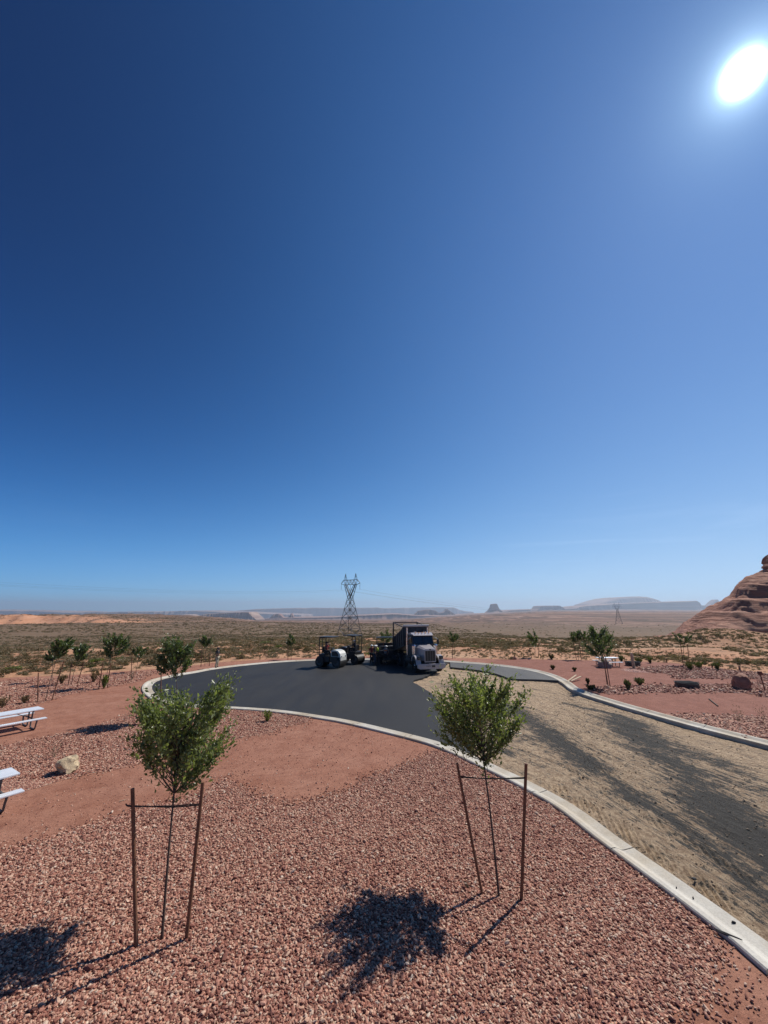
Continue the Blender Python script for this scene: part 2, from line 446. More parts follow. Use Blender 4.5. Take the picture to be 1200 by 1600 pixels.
pmat('boulder_tan', (.52, .40, .25), .9, var=.3, vscale=4, bump=.05, bscale=6)
pmat('boulder_red', (.30, .14, .09), .9, var=.25, vscale=3, bump=.04, bscale=5)
pmat('boulder_grey', (.30, .22, .17), .9, var=.25, vscale=3, bump=.04, bscale=5)
pmat('raw_wood', (.50, .37, .24), .8, var=.2, vscale=5)
pmat('old_wood', (.24, .15, .10), .85, var=.3, vscale=6)
pmat('rust', (.13, .045, .03), .8, var=.3, vscale=12)
pmat('bitumen', (.014, .013, .013), .7)
pmat('soil', (.30, .13, .085), .95, var=.3, vscale=5, bump=.03, bscale=12)
M = MATS

# ------------------------------------------------------------------ site layout (metres)
def catmull(pts, step=0.4, closed=False):
    P = [Vector((p[0], p[1])) for p in pts]; out = []
    n = len(P)
    for i in range(n if closed else n - 1):
        p1, p2 = P[i], P[(i + 1) % n]
        p0 = P[(i - 1) % n] if closed or i > 0 else p1 * 2 - p2
        p3 = P[(i + 2) % n] if closed or i + 2 < n else p2 * 2 - p1
        k = max(1, int((p2 - p1).length / step))
        for j in range(k):
            t = j / k
            out.append(0.5 * ((2 * p1) + (p2 - p0) * t + (2 * p0 - 5 * p1 + 4 * p2 - p3) * t * t + (3 * p1 - p0 - 3 * p2 + p3) * t ** 3))
    if not closed: out.append(P[-1].copy())
    return out
def offset_path(P, d):
    out = []
    for i, p in enumerate(P):
        t = (P[min(i + 1, len(P) - 1)] - P[max(i - 1, 0)]).normalized()
        out.append(p + Vector((t.y, -t.x)) * d)
    return out
K_A = [(1200, 1525), (1120, 1457), (1033, 1390), (933, 1315), (867, 1263), (800, 1225), (760, 1205), (696, 1175), (650, 1159), (550, 1134), (497, 1124), (412, 1112.5)]
K_B = [(300, 1105.5), (258, 1101), (232, 1091), (221, 1077), (232, 1065), (267, 1056), (297, 1051), (330, 1045), (375, 1039.5), (435, 1034), (495, 1031), (560, 1029.8), (640, 1030.5), (701, 1033.2), (773, 1038.6), (820, 1044.5), (848, 1050), (874, 1058), (893, 1068), (904, 1076), (923, 1084), (960, 1095.5), (1000, 1107), (1092, 1132), (1200, 1159)]
kpts = [(5.6, -20), (5.7, -6), (5.75, 0), (5.75, 4)] + [tuple(at(*p).xy) for p in K_A + K_B] + [(16.4, 15), (17.8, 11), (18.6, 5), (19, -5), (19, -20)]
KP = catmull(kpts, .35)
KIN = offset_path(KP, .6)
outl = [(-60, -20), (-48, 22)] + [tuple(at(*p).xy) for p in [(0, 1060), (100, 1056), (200, 1048), (290, 1040), (370, 1033), (440, 1029), (520, 1026.5), (600, 1026), (700, 1028), (780, 1030), (880, 1031), (967, 1033), (1050, 1036), (1120, 1043), (1200, 1052)]] + [(46, 24), (62, -20)]
OUT = catmull(outl, 1.0)
OUT = [p + Vector((noise.noise(Vector((p.x * .3, p.y * .3, 0))), noise.noise(Vector((p.x * .3, p.y * .3, 9))))) * .9 for p in OUT]
def inside(X, Y, poly):
    X = np.asarray(X); Y = np.asarray(Y); r = np.zeros(X.shape, bool); n = len(poly); j = n - 1
    for i in range(n):
        xi, yi, xj, yj = poly[i][0], poly[i][1], poly[j][0], poly[j][1]
        if yi != yj:
            c = ((yi > Y) != (yj > Y)) & (X < (xj - xi) * (Y - yi) / (yj - yi) + xi)
            r ^= c
        j = i
    return r
def dist_poly(X, Y, poly, closed=True):
    d = np.full(np.shape(X), 1e9); n = len(poly)
    for i in range(n if closed else n - 1):
        a, b_ = poly[i], poly[(i + 1) % n]
        dx, dy = b_[0] - a[0], b_[1] - a[1]; L = dx * dx + dy * dy + 1e-12
        t = np.clip(((X - a[0]) * dx + (Y - a[1]) * dy) / L, 0, 1)
        d = np.minimum(d, np.hypot(X - a[0] - t * dx, Y - a[1] - t * dy))
    return d
# cheap tileless value noise for numpy
_rs = np.random.RandomState(5); _tab = _rs.rand(256, 256)
def vnoise(x, y):
    xi = np.floor(x).astype(int); yi = np.floor(y).astype(int); fx = x - xi; fy = y - yi
    fx = fx * fx * (3 - 2 * fx); fy = fy * fy * (3 - 2 * fy)
    g = lambda a, b: _tab[a & 255, b & 255]
    return (g(xi, yi) * (1 - fx) + g(xi + 1, yi) * fx) * (1 - fy) + (g(xi, yi + 1) * (1 - fx) + g(xi + 1, yi + 1) * fx) * fy - .5
def fbm(x, y, o=4):
    s = 0; a = 1.0
    for k in range(o): s = s + a * vnoise(x * 2 ** k + 17 * k, y * 2 ** k + 31 * k); a *= .5
    return s
SIN = (28.0, -2.0)
def terrain(X, Y):
    X = np.asarray(X, float); Y = np.asarray(Y, float); r = np.hypot(X, Y)
    lr = np.log(np.maximum(r, 1))
    z = np.interp(lr, np.log([1, 52, 75, 120, 250, 600]), [0, 0, -.9, -3.6, -11.5, -20])
    # beyond: a broad basin falling away to the left and centre, a higher plain on the right
    az = np.degrees(np.arctan2(X, np.maximum(Y, 1e-3)))
    far = np.interp(az, [-60, 2, 12, 22, 60], [.0275, .0265, .0135, .004, .003])
    dep = np.interp(lr, np.log([600, 2000, 8000, 30000]), [0, .82, .97, 1]) 
    zf = H0 - r * (.042 * (1 - dep) + far * dep)
    z = np.where(r > 600, zf, z)
    sm = np.clip((r - 50) / 120, 0, 1)
    z = z + fbm(X * .03, Y * .03, 4) * 1.5 * np.clip((r - 48) / 60, 0, 1) + fbm(X * .35, Y * .35, 3) * .22 * np.clip((r - 36) / 20, 0, 1)
    z = z + fbm(X * .004, Y * .004, 3) * 5 * np.clip((r - 400) / 800, 0, 1)
    gs = lambda cx, cy, sx, sy, a: a * np.exp(-((X - cx) / sx) ** 2 - ((Y - cy) / sy) ** 2)
    # ground rises to the butte on the right, with dunes at its foot
    z = z + gs(125, 125, 52, 48, 4.2) + gs(74, 96, 9, 9, 2.3) + gs(86, 104, 14, 8, 2.2) + gs(58, 84, 9, 7, 1.0) + gs(60, 62, 12, 8, .5)
    # low scarp on the left
    z = z + 7.0 * np.clip((-X - 90) / 220, 0, 1) * np.clip((r - 180) / 250, 0, 1) * np.clip((1500 - r) / 500, 0, 1)
    rt = np.clip((-X - 300) / 200, 0, 1) ** .7
    rw = np.clip((Y - 540 - fbm(X * .02, Y * 0 + 3, 4) * 50) / 30, 0, 1); rw = rw * rw * (3 - 2 * rw)
    rb = np.clip((1300 - Y) / 300, 0, 1)
    z = z + rt * rw * rb * (12.0 + fbm(X * .04, Y * .04, 5) * 4.5 + np.clip(Y - 540, 0, 260) * .022)
    ins = inside(X, Y, OUT); d = dist_poly(X, Y, OUT) if X.size < 400000 else 0
    z = np.where(ins, np.where(d < 1.2, -.05 - .17 * d, -.25), np.where(d < 2, z * np.clip(d / 2, 0, 1) + .02 * (2 - d), z))
    return z
# terrain sheet out to the horizon: polar grid
rr = np.concatenate([np.linspace(1, 24, 8), np.geomspace(25, 70, 85), np.geomspace(71, 900, 230), np.geomspace(915, 30000, 90)])
aa = np.concatenate([np.linspace(-75, 75, 520), np.linspace(78, 282, 40)]) * math.pi / 180
RR, AA = np.meshgrid(rr, aa, indexing='ij')
TX, TY = RR * np.sin(AA), RR * np.cos(AA); TZ = np.empty_like(TX)
for i in range(0, len(rr), 40): TZ[i:i + 40] = terrain(TX[i:i + 40], TY[i:i + 40])
nr, na = TX.shape
I = np.arange(nr * na).reshape(nr, na); J = np.roll(I, -1, axis=1)
F = np.stack([I[:-1].ravel(), I[1:].ravel(), J[1:].ravel(), J[:-1].ravel()], 1)[:, ::-1]
V = np.stack([TX.ravel(), TY.ravel(), TZ.ravel()], 1)
me = np_mesh('ground', V, F, True)
rt = np.clip((-TX - 290) / 60, 0, 1) * np.clip((TY - 480) / 20, 0, 1) * (TY < 640)
gz = np.abs(np.gradient(TZ, axis=0)) / (np.gradient(RR, axis=0) + 1e-6)
me.attributes.new('scarp', 'FLOAT', 'POINT').data.foreach_set('value', np.clip(rt * (gz * 9 - .3), 0, 1).ravel().astype(np.float32))
tag(link('ground', me, M['desert']), kind='structure')

def sheet(name, poly, z, mat, skirt=0.0, kind='structure'):
    pts = [Vector((p[0], p[1], 0)) for p in poly]
    tri = tessellate_polygon([pts]); n = len(pts)
    V = [(p.x, p.y, z) for p in pts]; F = [list(t) for t in tri]
    # all faces up
    G = []
    for f in F:
        a, b_, c = (pts[i] for i in f)
        G.append(f if (b_ - a).cross(c - a).z > 0 else f[::-1])
    if skirt:
        V += [(p.x, p.y, z - skirt) for p in pts]
        for i in range(n): G.append([i, (i + 1) % n, n + (i + 1) % n, n + i])
    me = bpy.data.meshes.new(name); me.from_pydata(V, [], G); me.update()
    return tag(link(name, me, mat), kind=kind)
# planted area round the road (one C-shaped bed of red crushed rock)
KPO = offset_path(KP, .08)
bed = [tuple(p) for p in KPO][::-1] + [(-60, -20)] + [tuple(p) for p in OUT[1:-1]] + [(62, -20)]
bed_sheet = sheet('crushed_rock_bed', bed, 0.0, M['crushed_fines'])
def wob(poly, a=.12, step=.25, seed=0):
    P = catmull(poly, step, True)
    return [p + Vector((noise.noise(Vector((p.x * 1.7, p.y * 1.7, seed))), noise.noise(Vector((p.x * 1.7, p.y * 1.7, seed + 5))))) * a * 2 for p in P]
def pxs(l): return [tuple(at(*p).xy) for p in l]
def kseg(a, b):   # stretch of back-of-kerb between two points, pulled under the kerb
    ia = min(range(len(KP)), key=lambda i: (KP[i] - a).length); ib = min(range(len(KP)), key=lambda i: (KP[i] - b).length)
    s = 1 if ib > ia else -1
    return [tuple(KPO[i]) for i in range(ia, ib + s, s)][::3]
def A2(px, py): return at(px, py).xy
G1 = pxs([(0, 1328), (60, 1312), (117, 1295), (200, 1271), (300, 1242), (340, 1224), (352, 1219), (385, 1238), (435, 1257), (470, 1257), (520, 1243), (570, 1222), (620, 1200), (672, 1180)]) + kseg(A2(700, 1177), A2(1148, 1480)) + pxs([(1125, 1530), (1090, 1556), (1062, 1583), (1030, 1640)]) + [(2.6, 4.2), (2.4, 2.2), (-4, 2.0), (-15, 2), (-16, 8)]
G2 = pxs([(-300, 1330), (0, 1249), (32, 1240), (100, 1220), (217, 1192), (340, 1160), (400, 1150), (440, 1138), (480, 1127)]) + kseg(A2(482, 1122), A2(262, 1101)) + pxs([(222, 1110), (140, 1137), (95, 1147), (0, 1167), (-300, 1230)])
G3 = pxs([(-120, 1148), (0, 1113), (50, 1102), (120, 1083), (175, 1072), (218, 1065), (228, 1057), (255, 1049), (290, 1043), (240, 1047), (180, 1052), (100, 1058.5), (0, 1063.5), (-100, 1068)])
G4 = pxs([(975, 1045), (1053, 1041), (1120, 1045), (1200, 1054), (1300, 1070), (1300, 1082), (1200, 1062), (1060, 1060), (1048, 1053), (985, 1050)])
G5 = pxs([(930, 1076), (985, 1071), (1050, 1071), (1140, 1069), (1200, 1067), (1300, 1084), (1300, 1100), (1200, 1090), (1160, 1083), (1040, 1082), (985, 1084), (950, 1084)])
G6 = pxs([(1048, 1117), (1100, 1116), (1200, 1120), (1320, 1140)]) + [(20, 16), (17.0, 14)] + kseg(A2(1200, 1159), A2(1060, 1123))
polys = {}
for nm, g_, a_, mt_ in (('a', G1, .10, 'gravel'), ('b', G2, .14, 'gravel'), ('c', G3, .25, 'gravel'), ('d', G4, .2, 'gravel_coarse'), ('e', G5, .25, 'gravel_coarse'), ('f', G6, .25, 'gravel')):
    polys[nm] = wob(g_, a_, .25, ord(nm))
    sheet('gravel_bed', polys[nm], .006 + .0015 * (ord(nm) - 97), M[mt_])
# kerbs: rolled concrete kerb and gutter cast in three-metre lengths
prof = [(0, -.2), (0, .055), (.025, .075), (.12, .075), (.16, .06), (.27, .012), (.32, .004), (.58, .022), (.6, .01), (.6, -.2)]
def kerb(name, i0, i1, seed):
    V, F = [], []; s = 0; last = None; open_ = False
    for i in range(i0, i1):
        p = KP[i]; t = (KP[min(i + 1, len(KP) - 1)] - KP[max(i - 1, 0)]).normalized(); nrm_ = Vector((t.y, -t.x))
        jz = .004 * noise.noise(Vector((p.x * .4, p.y * .4, seed)))
        s += (KP[i] - KP[i - 1]).length if i > i0 else 0
        joint = int(s / 3.0) != int((s - .35) / 3.0)
        def ring(pp):
            k = len(V)
            for o, z in prof: q = pp + nrm_ * o; V.append((q.x, q.y, z + jz))
            return k
        if joint and last is not None:
            k = ring(p - t * .014); n = len(prof)
            F.extend([last + j, last + j + 1, k + j + 1, k + j] for j in range(n - 1)); F.append([k + j for j in range(n)])
            k = ring(p + t * .014); F.append([k + j for j in range(n)][::-1]); last = k
        else:
            k = ring(p); n = len(prof)
            if last is not None: F.extend([last + j, last + j + 1, k + j + 1, k + j] for j in range(n - 1))
            last = k
    me = bpy.data.meshes.new(name); me.from_pydata(V, [], F); me.update()
    bm = bmesh.new(); bm.from_mesh(me); bmesh.ops.recalc_face_normals(bm, faces=bm.faces[:]); bm.to_mesh(me); bm.free()
    return tag(link(name, me, M['concrete']), kind='structure')
icut = min(range(len(KP)), key=lambda i: (KP[i] - at(221, 1077).xy).length)
kerb('kerb', 0, icut + 1, 1); kerb('kerb', icut, len(KP), 2)
# road: dirt base lofted between the kerbs
def resample(P, n):
    L = [0]
    for a, b_ in zip(P, P[1:]): L.append(L[-1] + (b_ - a).length)
    t = np.linspace(0, L[-1], n)
    return np.stack([np.interp(t, L, [p[0] for p in P]), np.interp(t, L, [p[1] for p in P])], 1), L[-1]
def kidx(px, py): q = at(px, py).xy; return min(range(len(KIN)), key=lambda i: (KIN[i] - q).length)
ia, ib = kidx(560, 1134), kidx(640, 1032)
nA_, LA = resample(KIN[:ia][::-1], 700); nB_, LB = resample(KIN[ib:], 700)
nt_ = 110; T_ = np.linspace(0, 1, nt_)[None, :, None]
P = nA_[:, None, :] * (1 - T_) + nB_[:, None, :] * T_
X, Y = P[..., 0], P[..., 1]
Sg = np.linspace(0, 45, 700)[:, None] * np.ones((1, nt_)); Tg = np.hypot(X - nA_[:, None, 0], Y - nA_[:, None, 1])
Z = -.075 - .075 * T_[..., 0] + fbm(X * .5, Y * .5, 3) * .03 + fbm(Sg * .6, Tg * 3.2, 4) * .03 + fbm(X * 4, Y * 4, 3) * .022
for t0, wd, amp in ((.75, .32, .035), (1.25, .25, .028), (3.2, .3, .02), (5.4, .3, .015)):
    msk = np.exp(-((Tg - t0 - .25 * np.sin(Sg * .35)) / wd) ** 2) * np.clip(vnoise(Sg * .7, Tg * 0 + t0) * 3 + .8, 0, 1)
    ph = Sg * 2 * math.pi / .27 + Tg * 2.5 + fbm(X * 1.3, Y * 1.3, 3) * 3.0 + t0
    Z += msk * (amp * np.sign(np.sin(ph)) * np.clip(np.abs(np.sin(ph)) * 1.6, 0, 1) * np.clip(.7 + fbm(X * 2.5, Y * 2.5, 2) * 1.6, 0, 1.2) - .012)
Z = np.minimum(Z, -.02)
sp = np.zeros_like(X)
for seg, wd, am in (([(800, 1105), (850, 1140), (915, 1190)], .75, 1), ([(885, 1096), (960, 1112), (1005, 1130)], .22, 1.3), ([(960, 1120), (1010, 1160), (1085, 1215), (1200, 1310)], .85, 1), ([(985, 1130), (1080, 1170), (1200, 1225)], .7, .55),
                    ([(975, 1235), (1040, 1270), (1120, 1330), (1200, 1400), (1300, 1500)], .42, .9), ([(1100, 1250), (1200, 1330), (1300, 1400)], .8, .8), ([(745, 1160), (790, 1172)], .35, 1), ([(700, 1110), (800, 1150)], .8, .5), ([(860, 1140), (980, 1230)], .5, .5), ([(680, 1066), (760, 1080), (800, 1110)], .6, .45)):
    d = dist_poly(X, Y, [tuple(at(*p).xy) for p in seg], False); sp += am * np.exp(-(d / wd) ** 2)
sp -= .25
I = np.arange(700 * nt_).reshape(700, nt_)
F = np.stack([I[:-1, :-1].ravel(), I[:-1, 1:].ravel(), I[1:, 1:].ravel(), I[1:, :-1].ravel()], 1)
me = np_mesh('dirt_road', np.stack([X.ravel(), Y.ravel(), Z.ravel()], 1), F, True)
me.attributes.new('spill', 'FLOAT', 'POINT').data.foreach_set('value', sp.ravel().astype(np.float32))
uvl = me.uv_layers.new(name='UVMap'); uvs = np.stack([Sg.ravel(), Tg.ravel()], 1)[F.ravel()]
uvl.data.foreach_set('uv', uvs.ravel().astype(np.float32))
tag(link('dirt_road', me, M['road_base']), kind='structure')
me.polygons[0]
# fresh asphalt in the loop, older grey asphalt strip beside it
i1, i2 = kidx(742, 1180), kidx(697, 1035)
edge = catmull(pxs([(699, 1036), (690, 1044), (664, 1058), (645, 1064), (656, 1072), (676, 1085), (692, 1105), (716, 1138), (741, 1175)]), .2)
edge = [p + Vector((noise.noise(Vector((p.x * 2, p.y * 2, 3))), 0)) * .07 for p in edge]
KS = offset_path(KP, .601)
sheet('asphalt', [tuple(p) for p in KS[i1:i2]] + [tuple(p) for p in edge], .012, M['fresh_asphalt'], .17)
i3, i4 = i2 + 1, kidx(880, 1064)
e2 = catmull(pxs([(876, 1063.5), (845, 1062), (800, 1060.5), (785, 1056), (766, 1050.5), (735, 1045.5), (704, 1042.5)]), .2)
sheet('asphalt', [tuple(p) for p in KS[i3:i4]] + [tuple(p) for p in e2], .010, M['grey_asphalt'], .16)

# ------------------------------------------------------------------ scatters of uncountable small stuff
def rock_mesh(name, seed, sub=1, flat=.65):
    bm = bmesh.new(); bmesh.ops.create_icosphere(bm, subdivisions=sub, radius=.5)
    for v in bm.verts:
        n = noise.noise(v.co * 2.2 + Vector((seed * 7.1, 3, seed))) * .5 + 1
        v.co = Vector((v.co.x * n * 1.15, v.co.y * n * .85, v.co.z * n * flat))
    me = bpy.data.meshes.new(name); bm.to_mesh(me); bm.free(); return me
def scatter(name, P, rot, scl, idx, sources, kind='stuff'):
    """one object whose points carry instances of the source meshes"""
    me = bpy.data.meshes.new(name); me.vertices.add(len(P)); me.vertices.foreach_set('co', P.astype(np.float32).ravel())
    a = me.attributes.new('rot', 'FLOAT_VECTOR', 'POINT'); a.data.foreach_set('vector', rot.astype(np.float32).ravel())
    a = me.attributes.new('scl', 'FLOAT_VECTOR', 'POINT'); a.data.foreach_set('vector', scl.astype(np.float32).ravel())
    a = me.attributes.new('pick', 'INT', 'POINT'); a.data.foreach_set('value', idx.astype(np.int32))
    me.update()
    o = link(name, me)
    g = bpy.data.node_groups.new(name + '_scatter', 'GeometryNodeTree')
    g.interface.new_socket('Geometry', in_out='INPUT', socket_type='NodeSocketGeometry')
    g.interface.new_socket('Geometry', in_out='OUTPUT', socket_type='NodeSocketGeometry')
    gi, go = g.nodes.new('NodeGroupInput'), g.nodes.new('NodeGroupOutput')
    iop = g.nodes.new('GeometryNodeInstanceOnPoints'); iop.inputs['Pick Instance'].default_value = True
    g2i = g.nodes.new('GeometryNodeGeometryToInstance')
    for s in reversed(sources):
        oi = g.nodes.new('GeometryNodeObjectInfo'); oi.inputs['Object'].default_value = s
        g.links.new(oi.outputs['Geometry'], g2i.inputs[0])
    def na(nm, dt):
        q = g.nodes.new('GeometryNodeInputNamedAttribute'); q.data_type = dt; q.inputs[0].default_value = nm; return q.outputs['Attribute']
    g.links.new(gi.outputs[0], iop.inputs['Points']); g.links.new(g2i.outputs[0], iop.inputs['Instance'])
    g.links.new(na('pick', 'INT'), iop.inputs['Instance Index'])
    g.links.new(na('rot', 'FLOAT_VECTOR'), iop.inputs['Rotation']); g.links.new(na('scl', 'FLOAT_VECTOR'), iop.inputs['Scale'])
    g.links.new(iop.outputs[0], go.inputs[0])
    md = o.modifiers.new('scatter', 'NODES'); md.node_group = g
    return tag(o, kind=kind)
def src(name, me, mat):
    me.materials.append(mat); return bpy.data.objects.new(name, me)   # never linked: only a shape to repeat
stones = [src('stone', rock_mesh('stone', k, 1, .55 + .1 * (k % 3)), M['stone']) for k in range(5)]
rs = np.random.RandomState(11)
def in_view(X, Y, m=60):
    # rough wedge of what the photograph and a step aside can see
    return np.abs(X) < Y * 1.12 + 1.5
def stone_field(name, poly, box, dens, size, z0, label):
    x0, x1, y0, y1 = box; n = int((x1 - x0) * (y1 - y0) * dens)
    X = rs.uniform(x0, x1, n); Y = rs.uniform(y0, y1, n)
    k = inside(X, Y, [tuple(p) for p in poly]) & in_view(X, Y)
    ed = dist_poly(X, Y, [tuple(p) for p in poly][::3])
    # ragged edge: stones thin out inside the rim and stray outside it
    k = np.where(k, rs.rand(n) < np.clip(ed / .15, .35, 1), (rs.rand(n) < .55 * np.exp(-ed / .16)) & in_view(X, Y) & inside(X, Y, bed[::2]))
    X, Y = X[k], Y[k]; n = len(X)
    s = size * rs.lognormal(0, .28, n)
    Z = z0 + s * rs.uniform(.05, .38, n)
    scatter(name, np.stack([X, Y, Z], 1), rs.uniform(-1, 1, (n, 3)) * np.array([.5, .5, 3.14]), np.stack([s * 1.15, s * .8, s * .8], 1), rs.randint(0, 5, n), stones)
    return n
kpoly = [tuple(p) for p in offset_path(KP, -.01)]
stone_field('gravel', polys['a'], (-9.5, 5.9, 4.6, 17.5), 1150, .039, .004, '')
stone_field('gravel', polys['b'], (-21, -3, 14, 24), 420, .046, .004, '')
stone_field('gravel', polys['c'], (-36, -15, 20, 36), 70, .07, .004, '')
stone_field('gravel', polys['e'], (12, 36, 22, 34), 60, .12, .004, '')
stone_field('gravel', polys['d'], (22, 40, 28, 42), 60, .12, .004, '')
stone_field('gravel', polys['f'], (12, 22, 14, 24), 120, .07, .004, '')
# crumbs of stone on the fines and clods on the dirt base
n = 26000; X = rs.uniform(-12, 6, n); Y = rs.uniform(5, 22, n)
k = ~inside(X, Y, [tuple(p) for p in polys['a']]) & in_view(X, Y) & inside(X, Y, [tuple(p) for p in bed][::1]); X, Y = X[k], Y[k]; n = len(X)
s = .018 * rs.lognormal(0, .5, n)
scatter('loose_stones', np.stack([X, Y, np.full(n, .003)], 1), rs.uniform(-1, 1, (n, 3)) * 1.5, np.stack([s] * 3, 1), rs.randint(0, 5, n), stones)
clod = pmat('clod', (.30, .22, .14), .95, var=.5, vscale=.8)
clods = [src('clod', rock_mesh('clod', k + 20, 1, .7), clod) for k in range(3)]
iu = rs.randint(60, 640, 9000); iv = rs.randint(1, nt_ - 1, 9000)
pp = np.stack([X_[iu, iv] for X_ in (P[..., 0], P[..., 1], Z)], 1); pp[:, 0] += rs.uniform(-.05, .05, 9000)
pp = pp[in_view(pp[:, 0], pp[:, 1]) & (pp[:, 1] < 26)]
n = len(pp); s = .028 * rs.lognormal(0, .5, n)
scatter('loose_clods', pp, rs.uniform(-1, 1, (n, 3)) * 2, np.stack([s] * 3, 1), rs.randint(0, 3, n), clods)

# ------------------------------------------------------------------ far mesas, buttes and the far dome
def mesa(name, pts, Y, ybase, depth, mat, talus=.45, rug=.5, seed=0):
    """pts: skyline (px, py) at distance Y; a cliff standing on a talus skirt, real width and depth"""
    W = [atY(px, py, Y) for px, py in pts]
    zb = atY(pts[0][0], ybase, Y).z - 6
    xs = np.arange(W[0].x, W[-1].x, max(8, (W[-1].x - W[0].x) / 220)); xs = np.append(xs, W[-1].x)
    top = np.interp(xs, [p.x for p in W], [p.z for p in W])
    V, F = [], []; n = len(xs)
    for i, (x, z) in enumerate(zip(xs, top)):
        h = max(z - zb, 1.0)
        e = noise.noise(Vector((x / (h * 1.2 + 20), seed, 0))) + .5 * noise.noise(Vector((x / (h * .35 + 8), seed, 4)))
        z2 = z + noise.noise(Vector((x / (h * .8 + 15), 3, seed))) * h * .05 * rug
        f = h * 1.0
        y0 = Y + e * h * .9 * rug
        sec = [(y0 - f * 1.0, zb), (y0 - f * .35, zb + h * talus * .6), (y0 - f * .1, zb + h * talus), (y0, z2 - h * .04), (y0 + h * .1, z2),
               (Y + depth, z2), (Y + depth + f * .4, zb + h * talus), (Y + depth + f, zb)]
        for y, zz in sec: V.append((x, y, zz))
    k = 8
    for i in range(n - 1):
        for j in range(k - 1): F.append([i * k + j, (i + 1) * k + j, (i + 1) * k + j + 1, i * k + j + 1])
    F.append([j for j in range(k)][::-1]); F.append([(n - 1) * k + j for j in range(k)])
    me = bpy.data.meshes.new(name); me.from_pydata(V, [], F); me.update()
    return tag(link(name, me, mat), kind='structure')
# table butte standing alone
mesa('butte', [(760, 957), (764, 954), (767, 950), (768.5, 944.5), (770, 943.6), (776, 943.3), (777.5, 944.6), (779, 949), (782, 953), (787, 957)], 9500, 958, 150, M['mesa_rock'], .3, .25, 1)
mesa('mesa', [(838, 954), (843, 951), (846, 947), (852, 946.4), (874, 946.2), (878, 948), (884, 952), (890, 954)], 11000, 957, 600, M['mesa_rock'], .45, .5, 2)
mesa('mesa', [(787, 956), (800, 953.5), (838, 952), (900, 951), (905, 948.5), (915, 947), (960, 943.5), (1010, 941.5), (1060, 939.8), (1090, 938.5), (1094, 941), (1096, 945), (1110, 948), (1160, 950)], 11500, 959, 1200, M['mesa_rock'], .45, .5, 3)
mesa('distant_dome', [(936, 944), (955, 938), (970, 934), (985, 932.2), (1000, 931.9), (1012, 932.6), (1024, 935.5), (1034, 940), (1060, 945)], 14600, 958, 1800, M['mesa_rock'], .9, .2, 4)
mesa('butte', [(1108, 947), (1113, 943), (1117, 939), (1121, 936.5), (1125, 940), (1131, 946)], 12000, 950, 200, M['mesa_rock'], .8, .4, 5)
mesa('mesa', [(646, 962), (650, 958), (654, 954.5), (664, 953), (672, 952.5), (680, 954), (686, 957.5), (692, 957), (696, 955), (698, 952), (700, 951.5), (702, 954), (707, 957), (713, 961)], 9000, 962.5, 250, M['mesa_rock'], .4, .5, 6)
mesa('mesa', [(345, 957), (370, 954), (400, 951.5), (450, 950), (520, 949.6), (590, 949.3), (600, 950.2), (690, 948.6), (708, 949), (714, 951), (724, 954.5), (740, 956)], 19000, 975, 3000, M['mesa_rock'], .55, .35, 7)
mesa('mesa', [(300, 964), (310, 962), (317, 960.5), (325, 959), (355, 957.5), (380, 956.2), (388, 956.5), (390, 959), (394, 963), (400, 968)], 7000, 970.5, 500, M['pale_mesa_rock'], .35, .5, 8)
mesa('mesa', [(224, 965), (232, 962), (262, 961), (288, 960.3), (296, 963), (303, 966)], 8000, 970, 500, M['pale_mesa_rock'], .4, .5, 9)
mesa('butte', [(420, 967), (424, 963), (428, 959.5), (436, 959), (440, 963), (445, 967)], 8500, 968.5, 200, M['mesa_rock'], .45, .5, 10)
mesa('butte', [(446, 967), (451, 964), (454, 959), (456, 958), (458, 963), (463, 967)], 8500, 968.5, 90, M['mesa_rock'], .5, .4, 11)
mesa('mesa', [(-260, 952), (-60, 953), (60, 955), (110, 957), (160, 956), (250, 955.5), (300, 954), (345, 956), (400, 958), (470, 961)], 15000, 972, 2500, M['pale_mesa_rock'], .55, .8, 12)
mesa('mesa', [(392, 969), (420, 966.5), (520, 964.5), (560, 962), (590, 960.5), (620, 959.5), (650, 962), (700, 963), (760, 960), (830, 957), (930, 955), (1040, 953), (1130, 954)], 8000, 968, 1500, M['mesa_rock'], .6, .6, 13)

